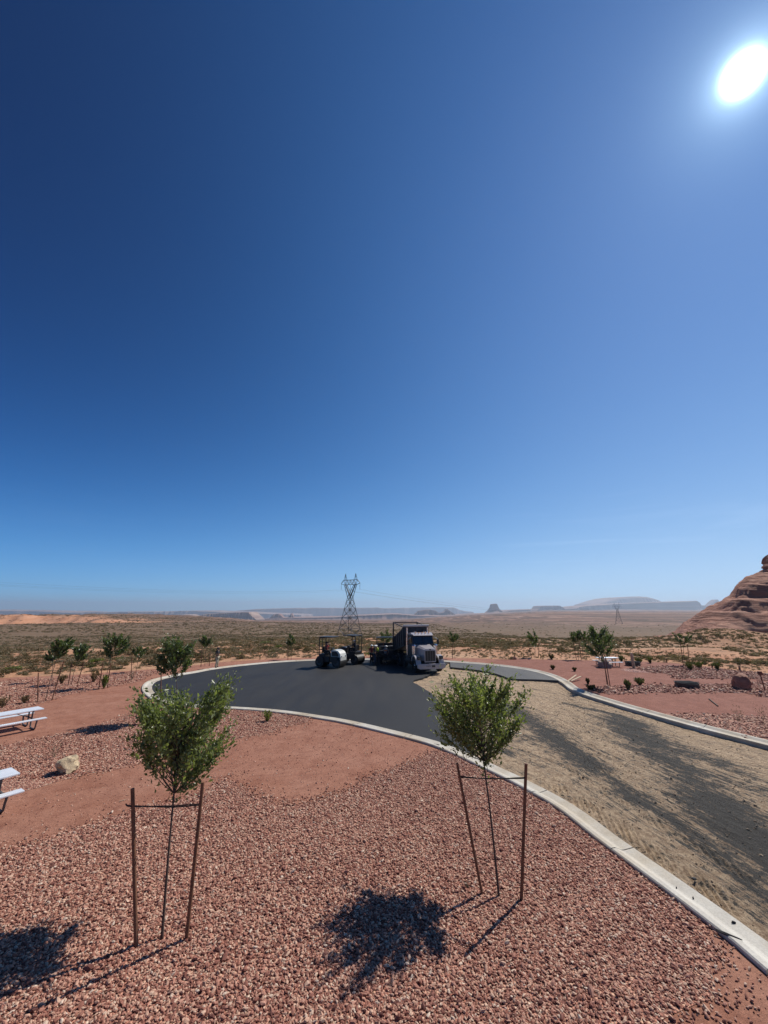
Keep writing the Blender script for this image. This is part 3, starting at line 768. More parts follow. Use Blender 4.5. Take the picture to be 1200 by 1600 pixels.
# ------------------------------------------------------------------ slickrock dome on the right
def slickrock():
    Yc = 128.0
    prof = [(1040, 992), (1056, 984), (1068, 971), (1080, 965.5), (1092, 957), (1105, 950), (1124, 942), (1140, 929), (1152, 914), (1166, 903), (1182, 897.5), (1230, 885), (1300, 850), (1400, 810), (1560, 800), (1800, 850), (2000, 950)]
    W = [atY(a, b_, Yc) for a, b_ in prof]
    nx, ny = 420, 230
    xs = np.linspace(W[0].x - 4, W[-1].x, nx); ys = np.linspace(0, 1, ny)
    S = np.interp(xs, [p.x for p in W], [p.z for p in W]) + 1.2
    X = np.repeat(xs[:, None], ny, 1); U = np.repeat(ys[None], nx, 0)
    foot = 108 - 10 * np.clip((xs - 95) / 50, 0, 1) + fbm(xs * .06, xs * 0, 3) * 7
    Y = foot[:, None] + (175 - foot[:, None]) * U
    q = np.clip((Y - foot[:, None]) / (Yc + 2 - foot[:, None]), 0, 1)
    sh = np.sin(q * math.pi / 2) ** .85
    back = np.clip(1 - (Y - Yc - 14) / 30, 0, 1); back = back * back * (3 - 2 * back)
    zb = terrain(X, Y) - .8
    n1 = fbm(X * .05, Y * .05, 5)
    Xe = X * (Yc / Y); Sx = np.interp(Xe, [p.x for p in W], [p.z for p in W])
    Sx = H0 + (Sx - H0) * np.clip(Y / Yc, .7, 1.10) - .5
    Hh = np.maximum(Sx - zb, 0)
    Z0 = Hh * sh * back * (1 + .10 * n1) * np.clip((xs - xs[0] - 3) / 14, 0, 1)[:, None]
    # cross-bedded ledges: steps that dip and wander
    lay = (Z0 + .10 * X + n1 * 5.0) / 1.7
    fr = lay - np.floor(lay)
    step = (np.clip(fr * 2.3, 0, 1) ** 2 * (3 - 2 * np.clip(fr * 2.3, 0, 1)) - fr)
    amp = np.clip(Z0 / 3, 0, 1) * (.62 + .5 * vnoise(X * .08, Y * .08))
    Z = zb + Z0 + step * amp * .75 + fbm(X * .25, Y * .25, 4) * .6 * np.clip(Z0 / 2, 0, 1)
    # shallow alcoves worn into the face
    for cx, cy, w_, d_ in ((1162, 947, 3.2, 2.2), (1110, 958, 4, 1.2), (1186, 925, 5, 1.8)):
        p = atY(cx, cy, 118); Z -= d_ * np.exp(-((X - p.x) / w_) ** 2 - ((Z - p.z) / 1.3) ** 2) * .9
    I = np.arange(nx * ny).reshape(nx, ny)
    F = np.stack([I[:-1, :-1].ravel(), I[1:, :-1].ravel(), I[1:, 1:].ravel(), I[:-1, 1:].ravel()], 1)
    o = link('sandstone_hill', np_mesh('sandstone_hill', np.stack([X.ravel(), Y.ravel(), Z.ravel()], 1), F, True), M['sandstone'])
    tag(o, kind='structure')
    # overhanging cap blocks on the skyline
    bm = bmesh.new()
    for px, py, r_, sz in ((1208, 886, 2.6, .42), (1212, 895, 3.4, .7), (1228, 878, 4.4, .8)):
        p = atY(px, py, Yc)
        q = bmesh.ops.create_icosphere(bm, subdivisions=4, radius=r_, matrix=Matrix.Translation(p) @ Matrix.Diagonal((1, 1.2, sz, 1)))['verts']
        for v in q:
            d = (v.co - p); s = 1 + .35 * noise.noise(v.co * .5) + .12 * noise.noise(Vector((0, 0, v.co.z * 3)))
            v.co = p + d * s
    me = bpy.data.meshes.new('cap_rock'); bm.to_mesh(me); bm.free()
    tag(link('cap_rock', me, M['sandstone']), kind='structure')
slickrock()

# ------------------------------------------------------------------ desert scrub
def leaf_cloud(rs_, n, size, shape, aspect=.45, up=.3, fold=.25):
    """n leaves: centres from shape(n), returns V, F, tint"""
    Cc, D = shape(n)
    d = D + rs_.normal(0, .55, (n, 3)); d[:, 2] += up; d /= np.linalg.norm(d, axis=1)[:, None]
    a = rs_.normal(0, 1, (n, 3)); a -= (a * d).sum(1)[:, None] * d; a /= np.linalg.norm(a, axis=1)[:, None]
    nn = np.cross(d, a); s = (size * rs_.lognormal(0, .25, n))[:, None]
    b0 = Cc - d * s * .5; tip = Cc + d * s * .5
    l = Cc + a * s * aspect * .5 + nn * s * fold * aspect; r = Cc - a * s * aspect * .5 + nn * s * fold * aspect
    V = np.stack([b0, l, tip, r], 1).reshape(-1, 3)
    k = np.arange(n)[:, None] * 4
    F = np.concatenate([k + np.array([0, 1, 2]), k + np.array([0, 2, 3])], 0)
    return V, F, np.repeat(rs_.rand(n), 4)
def leaf_mesh(name, parts):
    V = np.concatenate([p[0] for p in parts]); off = 0; Fs = []
    for p in parts: Fs.append(p[1] + off); off += len(p[0])
    me = np_mesh(name, V, np.concatenate(Fs))
    me.attributes.new('tint', 'FLOAT', 'POINT').data.foreach_set('value', np.concatenate([p[2] for p in parts]).astype(np.float32))
    return me
def bush_mesh(name, seed, n=170, size=.13, tall=.6):
    r_ = np.random.RandomState(seed)
    K = 9; cc = r_.normal(0, .26, (K, 3)); cc[:, 2] = np.abs(cc[:, 2]) * tall + .1
    def shape(n):
        k = r_.randint(0, K, n); d = r_.normal(0, 1, (n, 3)); d /= np.linalg.norm(d, axis=1)[:, None]
        p = cc[k] + d * (r_.uniform(.45, 1, n) * .22)[:, None]; p[:, 2] = np.abs(p[:, 2]) * .95
        return p, d * .6
    return leaf_mesh(name, [leaf_cloud(r_, n, size, shape, .6, .35)])
bsrc = []
for k in range(9):
    mt_ = M[('sage', 'sage', 'sage_grey', 'sage_dark', 'sage', 'sage_grey', 'sage', 'sage_dark', 'dry_twig')[k]]
    bsrc.append(src('scrub', bush_mesh('scrub', 40 + k, 150, .15, (.6, .45, .8)[k % 3]), mt_))
rs = np.random.RandomState(21)
def scrub_pts(n, r0, r1, a0=-56, a1=56):
    a = np.radians(rs.uniform(a0, a1, n)); r = np.sqrt(rs.uniform(r0 ** 2, r1 ** 2, n))
    X, Y = r * np.sin(a), r * np.cos(a)
    dens = fbm(X * .045, Y * .045, 4) + .35 * fbm(X * .2 + 40, Y * .2, 2)
    keep = dens > -.22
    # open sand: wash on the right, tracks and dunes
    for seg, wd in (([(760, 1028), (830, 1022), (900, 1014), (960, 1018), (1040, 1030), (1200, 1040)], 2.6), ([(1100, 1015), (1130, 1000), (1160, 1010), (1200, 1020)], 3), ([(690, 1030), (730, 1018)], 1.5), ([(130, 1030), (160, 1018), (100, 1008)], 2.2), ([(820, 1000), (900, 1004)], 3.5), ([(1060, 1008), (1030, 1018), (1080, 1030)], 1.4)):
        d = dist_poly(X, Y, [tuple(at(*p, z=-1.2).xy) for p in seg], False); keep &= d > wd * (1 + .5 * vnoise(X * .4, Y * .4))
    keep &= ~((X > 88) & (Y > 100)) | (rs.rand(n) < .06)
    keep &= ~inside(X, Y, [tuple(p) for p in OUT])
    keep &= dist_poly(X, Y, [tuple(p) for p in OUT][::3]) > .5
    X, Y = X[keep], Y[keep]
    s = rs.lognormal(-.62, .36, len(X))
    return X, Y, s
Xa, Ya, Sa = scrub_pts(16000, 34, 120)
Xb, Yb, Sb = scrub_pts(52000, 120, 330)
Xc, Yc_, Sc = scrub_pts(45000, 330, 900); Sb = Sb * 1.15; Sc = Sc * 1.9
# nearest, largest-looking three hundred are shrubs of their own
score = Sa / np.hypot(Xa, Ya); vis = (np.abs(Xa) < Ya * .92) ; order = np.argsort(-np.where(vis, score, 0))[:300]
mask = np.ones(len(Xa), bool); mask[order] = False
X = np.concatenate([Xa[mask], Xb, Xc]); Y = np.concatenate([Ya[mask], Yb, Yc_]); S = np.concatenate([Sa[mask], Sb, Sc])
Z = terrain(X, Y) - .03; n = len(X)
S3 = np.stack([S * rs.uniform(.9, 1.5, n), S * rs.uniform(.9, 1.5, n), S * rs.uniform(.55, .95, n)], 1)
# patches where one kind takes over
kind_ = (np.clip(vnoise(X * .03, Y * .03) + .5, 0, .99) * 6 + rs.uniform(0, 3, n)).astype(int) % 9
scatter('desert_scrub', np.stack([X, Y, Z], 1), np.stack([0 * S, 0 * S, rs.uniform(0, 6.28, n)], 1), S3, kind_, bsrc)
n = 26000; a = np.radians(rs.uniform(-52, 52, n)); r = np.sqrt(rs.uniform(36 ** 2, 130 ** 2, n)); X, Y = r * np.sin(a), r * np.cos(a)
k = ~inside(X, Y, [tuple(p) for p in OUT]) & (fbm(X * .1, Y * .1, 3) > -.12); X, Y = X[k], Y[k]; n = len(X); Z = terrain(X, Y); s = .22 * rs.lognormal(0, .35, n)
scatter('dry_grass', np.stack([X, Y, Z], 1), np.stack([0 * s, 0 * s, rs.uniform(0, 6.28, n)], 1), np.stack([s, s, s * .9], 1), rs.choice([0, 2, 5, 8, 8], n), bsrc)
bme = [bush_mesh('desert_shrub', 70 + k, 420, .10, (.6, .45, .8)[k % 3]) for k in range(6)]
for k, me in enumerate(bme): me.materials.append(M[('sage', 'sage_grey', 'sage_dark', 'sage', 'green_shrub', 'sage_grey')[k]])
hue = ['olive', 'silvery grey', 'dark', 'olive', 'green', 'silvery grey']
bushes = {}
for i in order:
    x, y, s = Xa[i], Ya[i], Sa[i]; k = int(rs.randint(0, 6))
    if k == 4 and rs.rand() < .6: k = 2
    o = link('desert_shrub', bme[k]); o.location = (x, y, float(terrain(np.array([x]), np.array([y]))[0]) - .03)
    o.rotation_euler = (0, 0, rs.uniform(0, 6.28)); sx_ = s * rs.uniform(.9, 1.35); o.scale = (sx_, sx_ * rs.uniform(.85, 1.15), s * rs.uniform(.6, .9))
    ppx = 600 + 620 * x / (y * cT)
    zones = [(110, 'beyond the far left picnic table'), (200, 'behind the two-part crown tree'), (300, 'behind the dense tree at the kerb end'), (395, 'behind the man on the kerb'), (490, 'between the man and the rollers'), (570, 'behind the rollers'), (625, 'behind the workers'), (760, 'right of the dump truck'), (870, 'behind the thin three-tuft tree'), (970, 'behind the large kerb tree'), (1050, 'behind the leaning post'), (9999, 'before the slickrock hill')]
    zone = next(z for lim, z in zones if ppx < lim); big = 'large' if s > .62 else 'small'
    bushes.setdefault((f'{big} {hue[k]} desert shrub {zone}', f'{big} {hue[k]} desert shrubs {zone}'), []).append((ppx, o))
ONES = 'first second third fourth fifth sixth seventh eighth ninth tenth eleventh twelfth thirteenth fourteenth fifteenth sixteenth seventeenth eighteenth nineteenth twentieth'.split()
for (lab, grp), lst in bushes.items():
    lst.sort(key=lambda q: q[0])
    for i_, (_, o) in enumerate(lst):
        tag(o, lab if len(lst) == 1 else (f'{lab}, {ONES[i_]} from left' if i_ < 20 else lab), 'shrub', grp)

# ------------------------------------------------------------------ planted young trees with stakes
def crown_and_trunk(seed, top, cc, rx, ry, rz, nleaf, lsize, K, trunk_r=.021, sub=True):
    r_ = np.random.RandomState(seed); rnd = random.Random(seed)
    tb = MB()
    c = Vector(cc)
    p1 = Vector((c.x * .25 + rnd.uniform(-.03, .03), c.y * .22, c.z * .42)); p2 = Vector((c.x * .72, c.y * .7, c.z - rz * .55)); p3 = Vector((c.x + rx * .1, c.y, c.z + rz * .55))
    spine = catmull3([Vector((0, 0, -.05)), p1, p2, p3], 10)
    tb.tube(spine, [trunk_r * (1 - .75 * i / (len(spine) - 1)) for i in range(len(spine))], 8)
    cl = []
    while len(cl) < K:
        v = Vector([rnd.uniform(-1, 1) for _ in range(3)])
        if abs(v.x) ** 2.6 + abs(v.y) ** 2.6 + abs(v.z) ** 2.6 > 1 or v.length < .2: continue
        if noise.noise(v * 2.1 + Vector((0, seed * 1.7, 0))) < -.34: continue
        e = 1 + .35 * noise.noise(v * 1.6 + Vector((seed, 0, 0)))
        cl.append(Vector((c.x + v.x * rx * e * .86, c.y + v.y * ry * e * .86, c.z + v.z * rz * e * .86)))
    dirs = []
    for q in cl:
        hh = max(q.z - math.hypot(q.x - c.x, q.y - c.y) * .75 - .1, c.z - rz * .95)
        st = min(spine, key=lambda s_: abs(s_.z - min(hh, p3.z)))
        mid = st.lerp(q, .5) + Vector((0, 0, -.06))
        pts = catmull3([st, mid, q], 4)
        tb.tube(pts, [trunk_r * .42 * (1 - .75 * i / (len(pts) - 1)) for i in range(len(pts))], 5)
        dirs.append((q - mid).normalized())
    cl_ = np.array([list(q) for q in cl]); dd = np.array([list(d) for d in dirs]); wgt = r_.uniform(.3, 1.9, K); wgt /= wgt.sum()
    sp_ = min(rx, rz) * .21
    def shape(n):
        k = r_.choice(K, n, p=wgt); t = r_.normal(0, .8, n) * sp_ * 1.35
        d = r_.normal(0, 1, (n, 3)); d /= np.linalg.norm(d, axis=1)[:, None]
        p = cl_[k] + dd[k] * t[:, None] + d * (np.abs(r_.normal(.5, .4, n)) * sp_ * .9)[:, None]
        return p, dd[k] * .6 + d * .5
    V, F, T = leaf_cloud(r_, nleaf, lsize, shape, .5, .25)
    # thin twig for every cluster
    return tb, (V, F, T)
def catmull3(P, k):
    out = []
    for i in range(len(P) - 1):
        p1, p2 = P[i], P[i + 1]; p0 = P[i - 1] if i else p1 * 2 - p2; p3 = P[i + 2] if i + 2 < len(P) else p2 * 2 - p1
        for j in range(k):
            t = j / k; out.append(0.5 * ((2 * p1) + (p2 - p0) * t + (2 * p0 - 5 * p1 + 4 * p2 - p3) * t * t + (3 * p1 - p0 - 3 * p2 + p3) * t ** 3))
    out.append(P[-1].copy()); return out
def tree(base, box, seed, nleaf, lsize, K, label, group=None, leafm='leaf', tr=.024, dy=0.0, name='young_tree'):
    B = at(*base); x0, y0, x1, y1 = box
    cx, cy = (x0 + x1) / 2, (y0 + y1) / 2; Yc = B.y + dy
    c = atY(cx, cy, Yc); rx = (atY(x1, cy, Yc) - atY(x0, cy, Yc)).x / 2; rz = (atY(cx, y0, Yc) - atY(cx, y1, Yc)).z / 2
    root = empty(name, B); tag(root, label, 'tree', group)
    tb, lf = crown_and_trunk(seed, None, c - B, rx, rx * .95, rz, nleaf, lsize, K, tr)
    tb.build('trunk', M['bark'], root)
    link('crown', leaf_mesh('crown', [lf]), M[leafm], root)
    return root, B, c
def stake(b_, t_, label, r=.027, group='wooden stakes holding up the young trees', dy=0.0):
    B = at(*b_); T = atY(t_[0], t_[1], B.y + dy)
    mb = MB(); mb.cyl((0, 0, -.25), T - B, r, r * .96, 12)
    o = mb.build('tree_stake', M['stake_wood']); smooth_angle(o, 50); o.location = B
    tag(o, label, 'stake', group); return B, T
def tie(pts, label):
    o_ = Vector(pts[0]); mb = MB()
    for dz in (0, .035):
        q = catmull3([Vector(p) - o_ + Vector((0, -.02 if dz else .02, dz * (1 if i != 1 else .2))) for i, p in enumerate(pts)], 5)
        mb.tube(q, .010, 6)
    o = mb.build('tree_tie', M['rubber']); o.location = o_
    tag(o, label, 'tree tie', 'rubber ties between stakes and trunks')
def on(B, T, f): return B.lerp(T, f)
# foreground left
r1, B1, c1_ = tree((253, 1468), (207, 1050, 358, 1222), 3, 11500, .076, 76, 'leafy young tree with two stakes in the left foreground gravel, windblown to the right', dy=.85)
sa = stake((217, 1480), (207, 1232), 'brown stake left of the left foreground tree', .031); sb = stake((291, 1468), (317, 1222), 'brown stake right of the left foreground tree, leaning outward', .03)
tr1 = atY(267, 1262, B1.y + .2)
tie([atY(197, 1259, sa[0].y), atY(207, 1260, sa[0].y), tr1, on(*sb, .84)], 'black rubber tie across the stakes of the left foreground tree')
# foreground right
r2, B2, c2_ = tree((780, 1402), (678, 1052, 812, 1180), 8, 9500, .074, 70, 'leafy young tree with two stakes in the foreground gravel beside the near kerb', dy=.87)
sc_ = stake((757, 1398), (714, 1192), 'brown stake left of the right foreground tree, leaning left', .026); sd = stake((812, 1407), (822, 1193), 'brown stake right of the right foreground tree, nearest the kerb', .03)
tie([on(*sc_, .88), atY(764, 1217, B2.y + .2), on(*sd, .88)], 'black rubber tie across the stakes of the right foreground tree')
# others: base, crown box, leaf count, label, stakes [(base, top, label)]
OT = [((276, 1128), (248, 990, 300, 1060), 2200, 24, 'tall dense young tree behind the left foreground tree at the kerb end', [((252, 1100), (252, 1040), 'stake left of the dense tree behind the left foreground tree')]),
      ((71, 1095), (82, 998, 112, 1024), 800, 12, 'young tree leaning right above the far left picnic table', [((60, 1097), (60, 1051), 'upright stake nearest the far left picnic table'), ((80, 1094), (100, 1032), 'slanting stake of the tree above the far left picnic table')]),
      ((81, 1067), (72, 1014, 92, 1032), 350, 9, 'small sparse young tree behind the tree above the far left picnic table', []),
      ((111, 1070), (112, 1008, 143, 1033), 900, 12, 'young tree with a wide crown, third from the left edge on the gravel', [((107, 1070), (112, 1036), 'left stake of the third tree from the left edge'), ((120, 1069), (131, 1035), 'right stake of the third tree from the left edge')]),
      ((162, 1075), (162, 990, 196, 1027), 1100, 14, 'young tree with a two-part crown right of the third tree from the left', [((154, 1077), (161, 1035), 'left stake of the two-part crown tree'), ((168, 1075), (173, 1036), 'right stake of the two-part crown tree')]),
      ((212, 1051), (209, 1010, 231, 1027), 550, 9, 'small young tree left of the dense tree at the kerb end', [((206, 1052), (206, 1025), 'stake of the small tree left of the dense tree')]),
      ((320, 1040), (313, 992, 333, 1013), 650, 10, 'young tree beside the man standing on the far kerb', [((314, 1042), (316, 1012), 'left stake of the tree beside the man on the kerb'), ((327, 1041), (329, 1010), 'right stake of the tree beside the man on the kerb')]),
      ((455, 1031), (448, 992, 463, 1009), 450, 8, 'young tree behind the far kerb left of the rollers', [((450, 1031), (450, 1008), 'stake of the tree left of the rollers')]),
      ((604, 1027), (593, 984, 612, 1004), 600, 9, 'spiky young tree between the workers and the dump truck', []),
      ((711, 1029), (700, 989, 716, 1003), 420, 8, 'young tree just right of the dump truck', [((707, 1029), (707, 1006), 'stake of the tree right of the dump truck')]),
      ((836, 1028), (825, 985, 848, 1010), 420, 8, 'thin young tree with three dark tufts right of the butte', [((832, 1029), (825, 1006), 'left stake of the thin three-tuft tree'), ((841, 1028), (842, 1006), 'right stake of the thin three-tuft tree')]),
      ((904, 1031), (889, 984, 908, 1004), 600, 9, 'young tree left of the large tree by the right kerb', [((901, 1031), (896, 1004), 'slanting stake of the tree left of the large kerb tree')]),
      ((911, 1031), (903, 985, 920, 1002), 450, 8, 'smaller young tree touching the large tree by the right kerb', [((909, 1031), (905, 1004), 'stake between the two trees left of the large kerb tree')]),
      ((951, 1075), (911, 983, 957, 1028), 1900, 20, 'large dark young tree inside the bend of the right kerb', [((954, 1075), (946, 1028), 'right stake of the large tree in the kerb bend'), ((949, 1072), (943, 1026), 'left stake of the large tree in the kerb bend')]),
      ((1070, 1041), (1056, 990, 1082, 1006), 420, 8, 'thin young tree in front of the slickrock hill', [((1068, 1042), (1063, 1005), 'left stake of the tree before the slickrock hill'), ((1077, 1038), (1074, 1006), 'right stake of the tree before the slickrock hill')])]
for k, (b_, bx, nl, K, lab, st) in enumerate(OT):
    root, B, c = tree(b_, bx, 100 + k * 7, int(nl * 2.0), .12 if nl > 1500 else .15, int(K * 1.8), lab, 'young trees staked round the loop road', 'far_leaf', .02, dy=.5)
    for sb_, st_, sl_ in st: stake(sb_, st_, sl_, .028)
# single free stake by the right edge stays with the small plants below


# ------------------------------------------------------------------ picnic tables
def picnic_table(name, label, loc, rz, metal, length=2.4, group='metal picnic tables'):
    r = empty(name, loc, rz); tag(r, label, 'picnic table', group); L = length / 2
    mb = MB()
    for k in range(5): mb.box((-L, -.37 + k * .149, .725), (L, -.37 + k * .149 + .143, .765), .006)
    mb.build('tabletop', M[metal], r)
    for s_ in (-1, 1):
        mb = MB()
        for k in range(2): mb.box((-L, s_ * .78 - .13 + k * .133, .42), (L, s_ * .78 - .13 + k * .133 + .127, .455), .005)
        mb.build('bench_seat', M[metal], r)
    for x in (-L + .34, L - .34):
        mb = MB()
        for s_ in (-1, 1):
            mb.tube(catmull3([Vector((x, s_ * q[0], q[1])) for q in ((.22, .72), (.20, .40), (.19, .12), (.24, .04), (.45, .03), (.68, .03), (.76, .09), (.80, .25), (.84, .36), (.80, .405), (.66, .41))], 4), .03, 8)
        mb.box((x - .02, -.82, .385), (x + .02, .82, .418)); mb.box((x - .02, -.34, .69), (x + .02, .34, .723))
        mb.build('leg_frame', M['white_powder' if metal == 'white_powder' else 'galvanised'], r)
    mb = MB()
    for s_ in (-1, 1): mb.bar((s_ * (L - .36), 0, .41), (s_ * .25, 0, .70), .025)
    mb.build('brace', M['white_powder' if metal == 'white_powder' else 'galvanised'], r)
    return r
ax = Vector((-.55, -.835, 0)).normalized(); rzt = math.atan2(ax.y, ax.x)
picnic_table('picnic_table', 'white metal picnic table at the left edge, farther back on the smooth path', Vector((-15.75, 19.83, 0)) + ax * 1.2, rzt, 'aluminium')
picnic_table('picnic_table', 'silvery metal picnic table at the left edge, nearest the camera by the gravel', Vector((-10.37, 12.57, 0)) + ax * 1.2, rzt, 'aluminium')
picnic_table('picnic_table', 'white picnic table behind the large tree in the right kerb bend', at(950, 1041), R(4), 'aluminium', 1.9)

# ------------------------------------------------------------------ boulders, posts, fire rings, small plants
def boulder(px, py, size, mat, label, seed, sc=(1.1, .8, .62), cuts=0):
    B = at(px, py); bm = bmesh.new(); bmesh.ops.create_icosphere(bm, subdivisions=4, radius=size / 2)
    for v in bm.verts:
        d = v.co.normalized(); n = 1 + .45 * noise.noise(d * 1.3 + Vector((seed, 0, 0))) + .16 * noise.noise(d * 4 + Vector((0, seed, 0))) + .06 * noise.noise(d * 11)
        v.co = Vector((v.co.x * n * sc[0], v.co.y * n * sc[1], v.co.z * n * sc[2]))
        for a in ((.35, -.75, .25), (-.8, -.1, .3), (.2, .1, 1), (.8, .1, .35)):
            a = Vector(a).normalized(); lim = size * .34 * min(1, .8 + sc[0] * .12); q = v.co.dot(a)
            if q > lim: v.co -= a * (q - lim) * .85
    me = bpy.data.meshes.new('boulder'); bm.to_mesh(me); bm.free()
    o = link('boulder', me, M[mat]); smooth_angle(o, 28); o.location = (B.x, B.y, size * sc[2] * .36); o.rotation_euler = (0, 0, seed)
    tag(o, label, 'boulder')
boulder(105, 1206, .74, 'boulder_tan', 'pale tan boulder on the left gravel near the picnic tables', 2.3, (1.1, .8, .8))
boulder(1161, 1076, 1.7, 'boulder_red', 'blocky red sandstone boulder at the right beside the path', 4.1, (1.05, .6, .62))
boulder(945, 1043, 1.5, 'boulder_grey', 'low rounded boulder in front of the right picnic table', 1.2, (1.1, .7, .55))
boulder(803, 1030, .8, 'boulder_red', 'low dark rock left of the thin three-tuft tree', 5.5, (2.0, .6, .35))
def fire_ring(px, py, r, label, h=.34):
    B = at(px, py); mb = MB(); n = 28
    mb.cyl((0, 0, 0), (0, 0, h), r, r, n)
    top = [f for f in mb.bm.faces if len(f.verts) == n]
    bmesh.ops.delete(mb.bm, geom=top, context='FACES')
    o = mb.build('ring', M['black_paint']); root = empty('fire_ring', B); o.parent = root
    md = o.modifiers.new('thick', 'SOLIDIFY'); md.thickness = .03
    mb = MB()
    for k in range(9): mb.bar((-r * .9, -r * .7 + k * r * .17, h + .02), (r * .9, -r * .7 + k * r * .17, h + .02), .016)
    mb.bar((-r * 1.25, 0, h + .02), (r * 1.25, 0, h + .02), .03); mb.build('grate', M['dark_steel'], root)
    tag(root, label, 'fire ring', 'steel fire rings')
fire_ring(1074, 1074, .68, 'round black steel fire ring on the gravel strip left of the red boulder', .32)
fire_ring(989, 1040, .62, 'black fire ring behind the leaning wooden post')
def post(b_, t_, r, label, mat='old_wood', name='post', cat='post'):
    B = at(*b_); T = atY(t_[0], t_[1], B.y); mb = MB(); mb.cyl((0, 0, -.2), T - B, r, r * .9, 14)
    o = mb.build(name, M[mat]); smooth_angle(o, 45); o.location = B; tag(o, label, cat); return B, T
post((991, 1044), (986, 1020), .13, 'thick leaning wooden post beside the black fire ring', 'raw_wood')
post((1113, 1044), (1112, 1037), .07, 'short dark stub post on the gravel left of the right-edge shrubs')
post((1156, 1048), (1155, 1040.5), .08, 'short leaning stub post above the red boulder')
post((1042, 1035), (1041, 1029), .06, 'short stub post left of the tree before the slickrock hill')
root = empty('standpipe', at(1196, 1080)); tag(root, 'rusty standpipe with a lever handle at the right edge', 'standpipe')
mb = MB(); mb.cyl((0, 0, -.1), (-.12, 0, 1.05), .035, .03, 10); mb.build('pipe', M['rust'], root)
mb = MB(); mb.box((-.22, -.08, 1.0), (-.02, .08, 1.2), .02); mb.cyl((-.02, 0, 1.08), (.14, 0, .96), .035, .03, 8); mb.build('tap_head', M['rust'], root)
mb = MB(); mb.bar((-.42, 0, .66), (.55, 0, .66), .035); mb.build('lever', M['rust'], root)
def tuft(px, py, h, wdt, mat, label, n=160, seed=1, size=.09, name='planted_shrub', cat='shrub', asp=.35):
    r_ = np.random.RandomState(seed)
    def shape(n):
        a = r_.uniform(0, 6.28, n); q = r_.rand(n) ** .7; z = q * h
        rad = (.12 + q * .9) * wdt / 2 * r_.uniform(.2, 1, n)
        p = np.stack([rad * np.cos(a), rad * np.sin(a), z * r_.uniform(.6, 1, n)], 1)
        d = np.stack([np.cos(a) * .5, np.sin(a) * .5, np.ones(n)], 1); return p, d
    o = link(name, leaf_mesh(name, [leaf_cloud(r_, n, size, shape, asp, .8)]), M[mat]); o.location = at(px, py); tag(o, label, cat)
    return o
TF = [(418, 1127, .5, .6, 'green_shrub', 'round yellow-green shrub by the near kerb on the gravel beside the asphalt'),
      (85, 1184, .55, .55, 'dry_twig', 'sparse dry shrub just above the pale tan boulder'),
      (146, 1066, .8, .7, 'sage', 'dry shrub between the third tree and the two-part crown tree'),
      (162, 1076, .9, .5, 'green_shrub', 'small green shrub at the foot of the two-part crown tree'),
      (206, 1063, .7, .6, 'dry_twig', 'small dry shrub in front of the small tree left of the dense tree'),
      (96, 1068, .6, .6, 'sage', 'grey-green tuft between the second and third trees from the left'),
      (38, 1099, .45, .6, 'sage', 'small dry tuft above the far left picnic table'),
      (3, 1106, .6, .7, 'sage', 'grey tuft cut by the left edge above the far table'),
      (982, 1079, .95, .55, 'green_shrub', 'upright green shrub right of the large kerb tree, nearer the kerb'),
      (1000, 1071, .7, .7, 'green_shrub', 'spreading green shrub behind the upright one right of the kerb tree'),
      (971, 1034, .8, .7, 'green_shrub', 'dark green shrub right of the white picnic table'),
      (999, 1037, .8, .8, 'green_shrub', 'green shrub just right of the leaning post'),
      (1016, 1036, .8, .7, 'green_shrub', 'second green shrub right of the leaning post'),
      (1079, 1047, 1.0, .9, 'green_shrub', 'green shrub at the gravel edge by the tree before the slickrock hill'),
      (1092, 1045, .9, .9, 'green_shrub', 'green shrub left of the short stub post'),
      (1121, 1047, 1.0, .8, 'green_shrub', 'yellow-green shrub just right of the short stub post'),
      (1154, 1128, .75, .8, 'dry_twig', 'bare spiky dry shrub on the gravel by the right kerb'),
      (1194, 1130, .9, .8, 'dry_twig', 'bare spiky dry shrub at the right edge above the kerb'),
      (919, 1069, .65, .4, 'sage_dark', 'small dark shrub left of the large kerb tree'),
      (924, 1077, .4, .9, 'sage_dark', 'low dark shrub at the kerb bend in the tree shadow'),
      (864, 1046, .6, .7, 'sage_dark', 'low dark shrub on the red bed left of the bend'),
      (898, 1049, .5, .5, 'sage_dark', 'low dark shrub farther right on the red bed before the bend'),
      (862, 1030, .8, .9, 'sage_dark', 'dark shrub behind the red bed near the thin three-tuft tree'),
      (730, 1388, .12, .16, 'dry_twig', 'small dark dried clump on gravel left of the right foreground stakes')]
for k, (px, py, h, wd_, mt_, lab) in enumerate(TF):
    sz = .045 if h < .2 else (.16 if py < 1090 else .10)
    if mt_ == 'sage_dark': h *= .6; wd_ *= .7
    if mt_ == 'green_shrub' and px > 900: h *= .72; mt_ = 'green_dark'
    tuft(px, py, h, wd_, mt_, lab, 60 if h < .2 else (90 if mt_ == 'dry_twig' else 240), k + 3, sz, asp=.16 if mt_ == 'dry_twig' else .4)
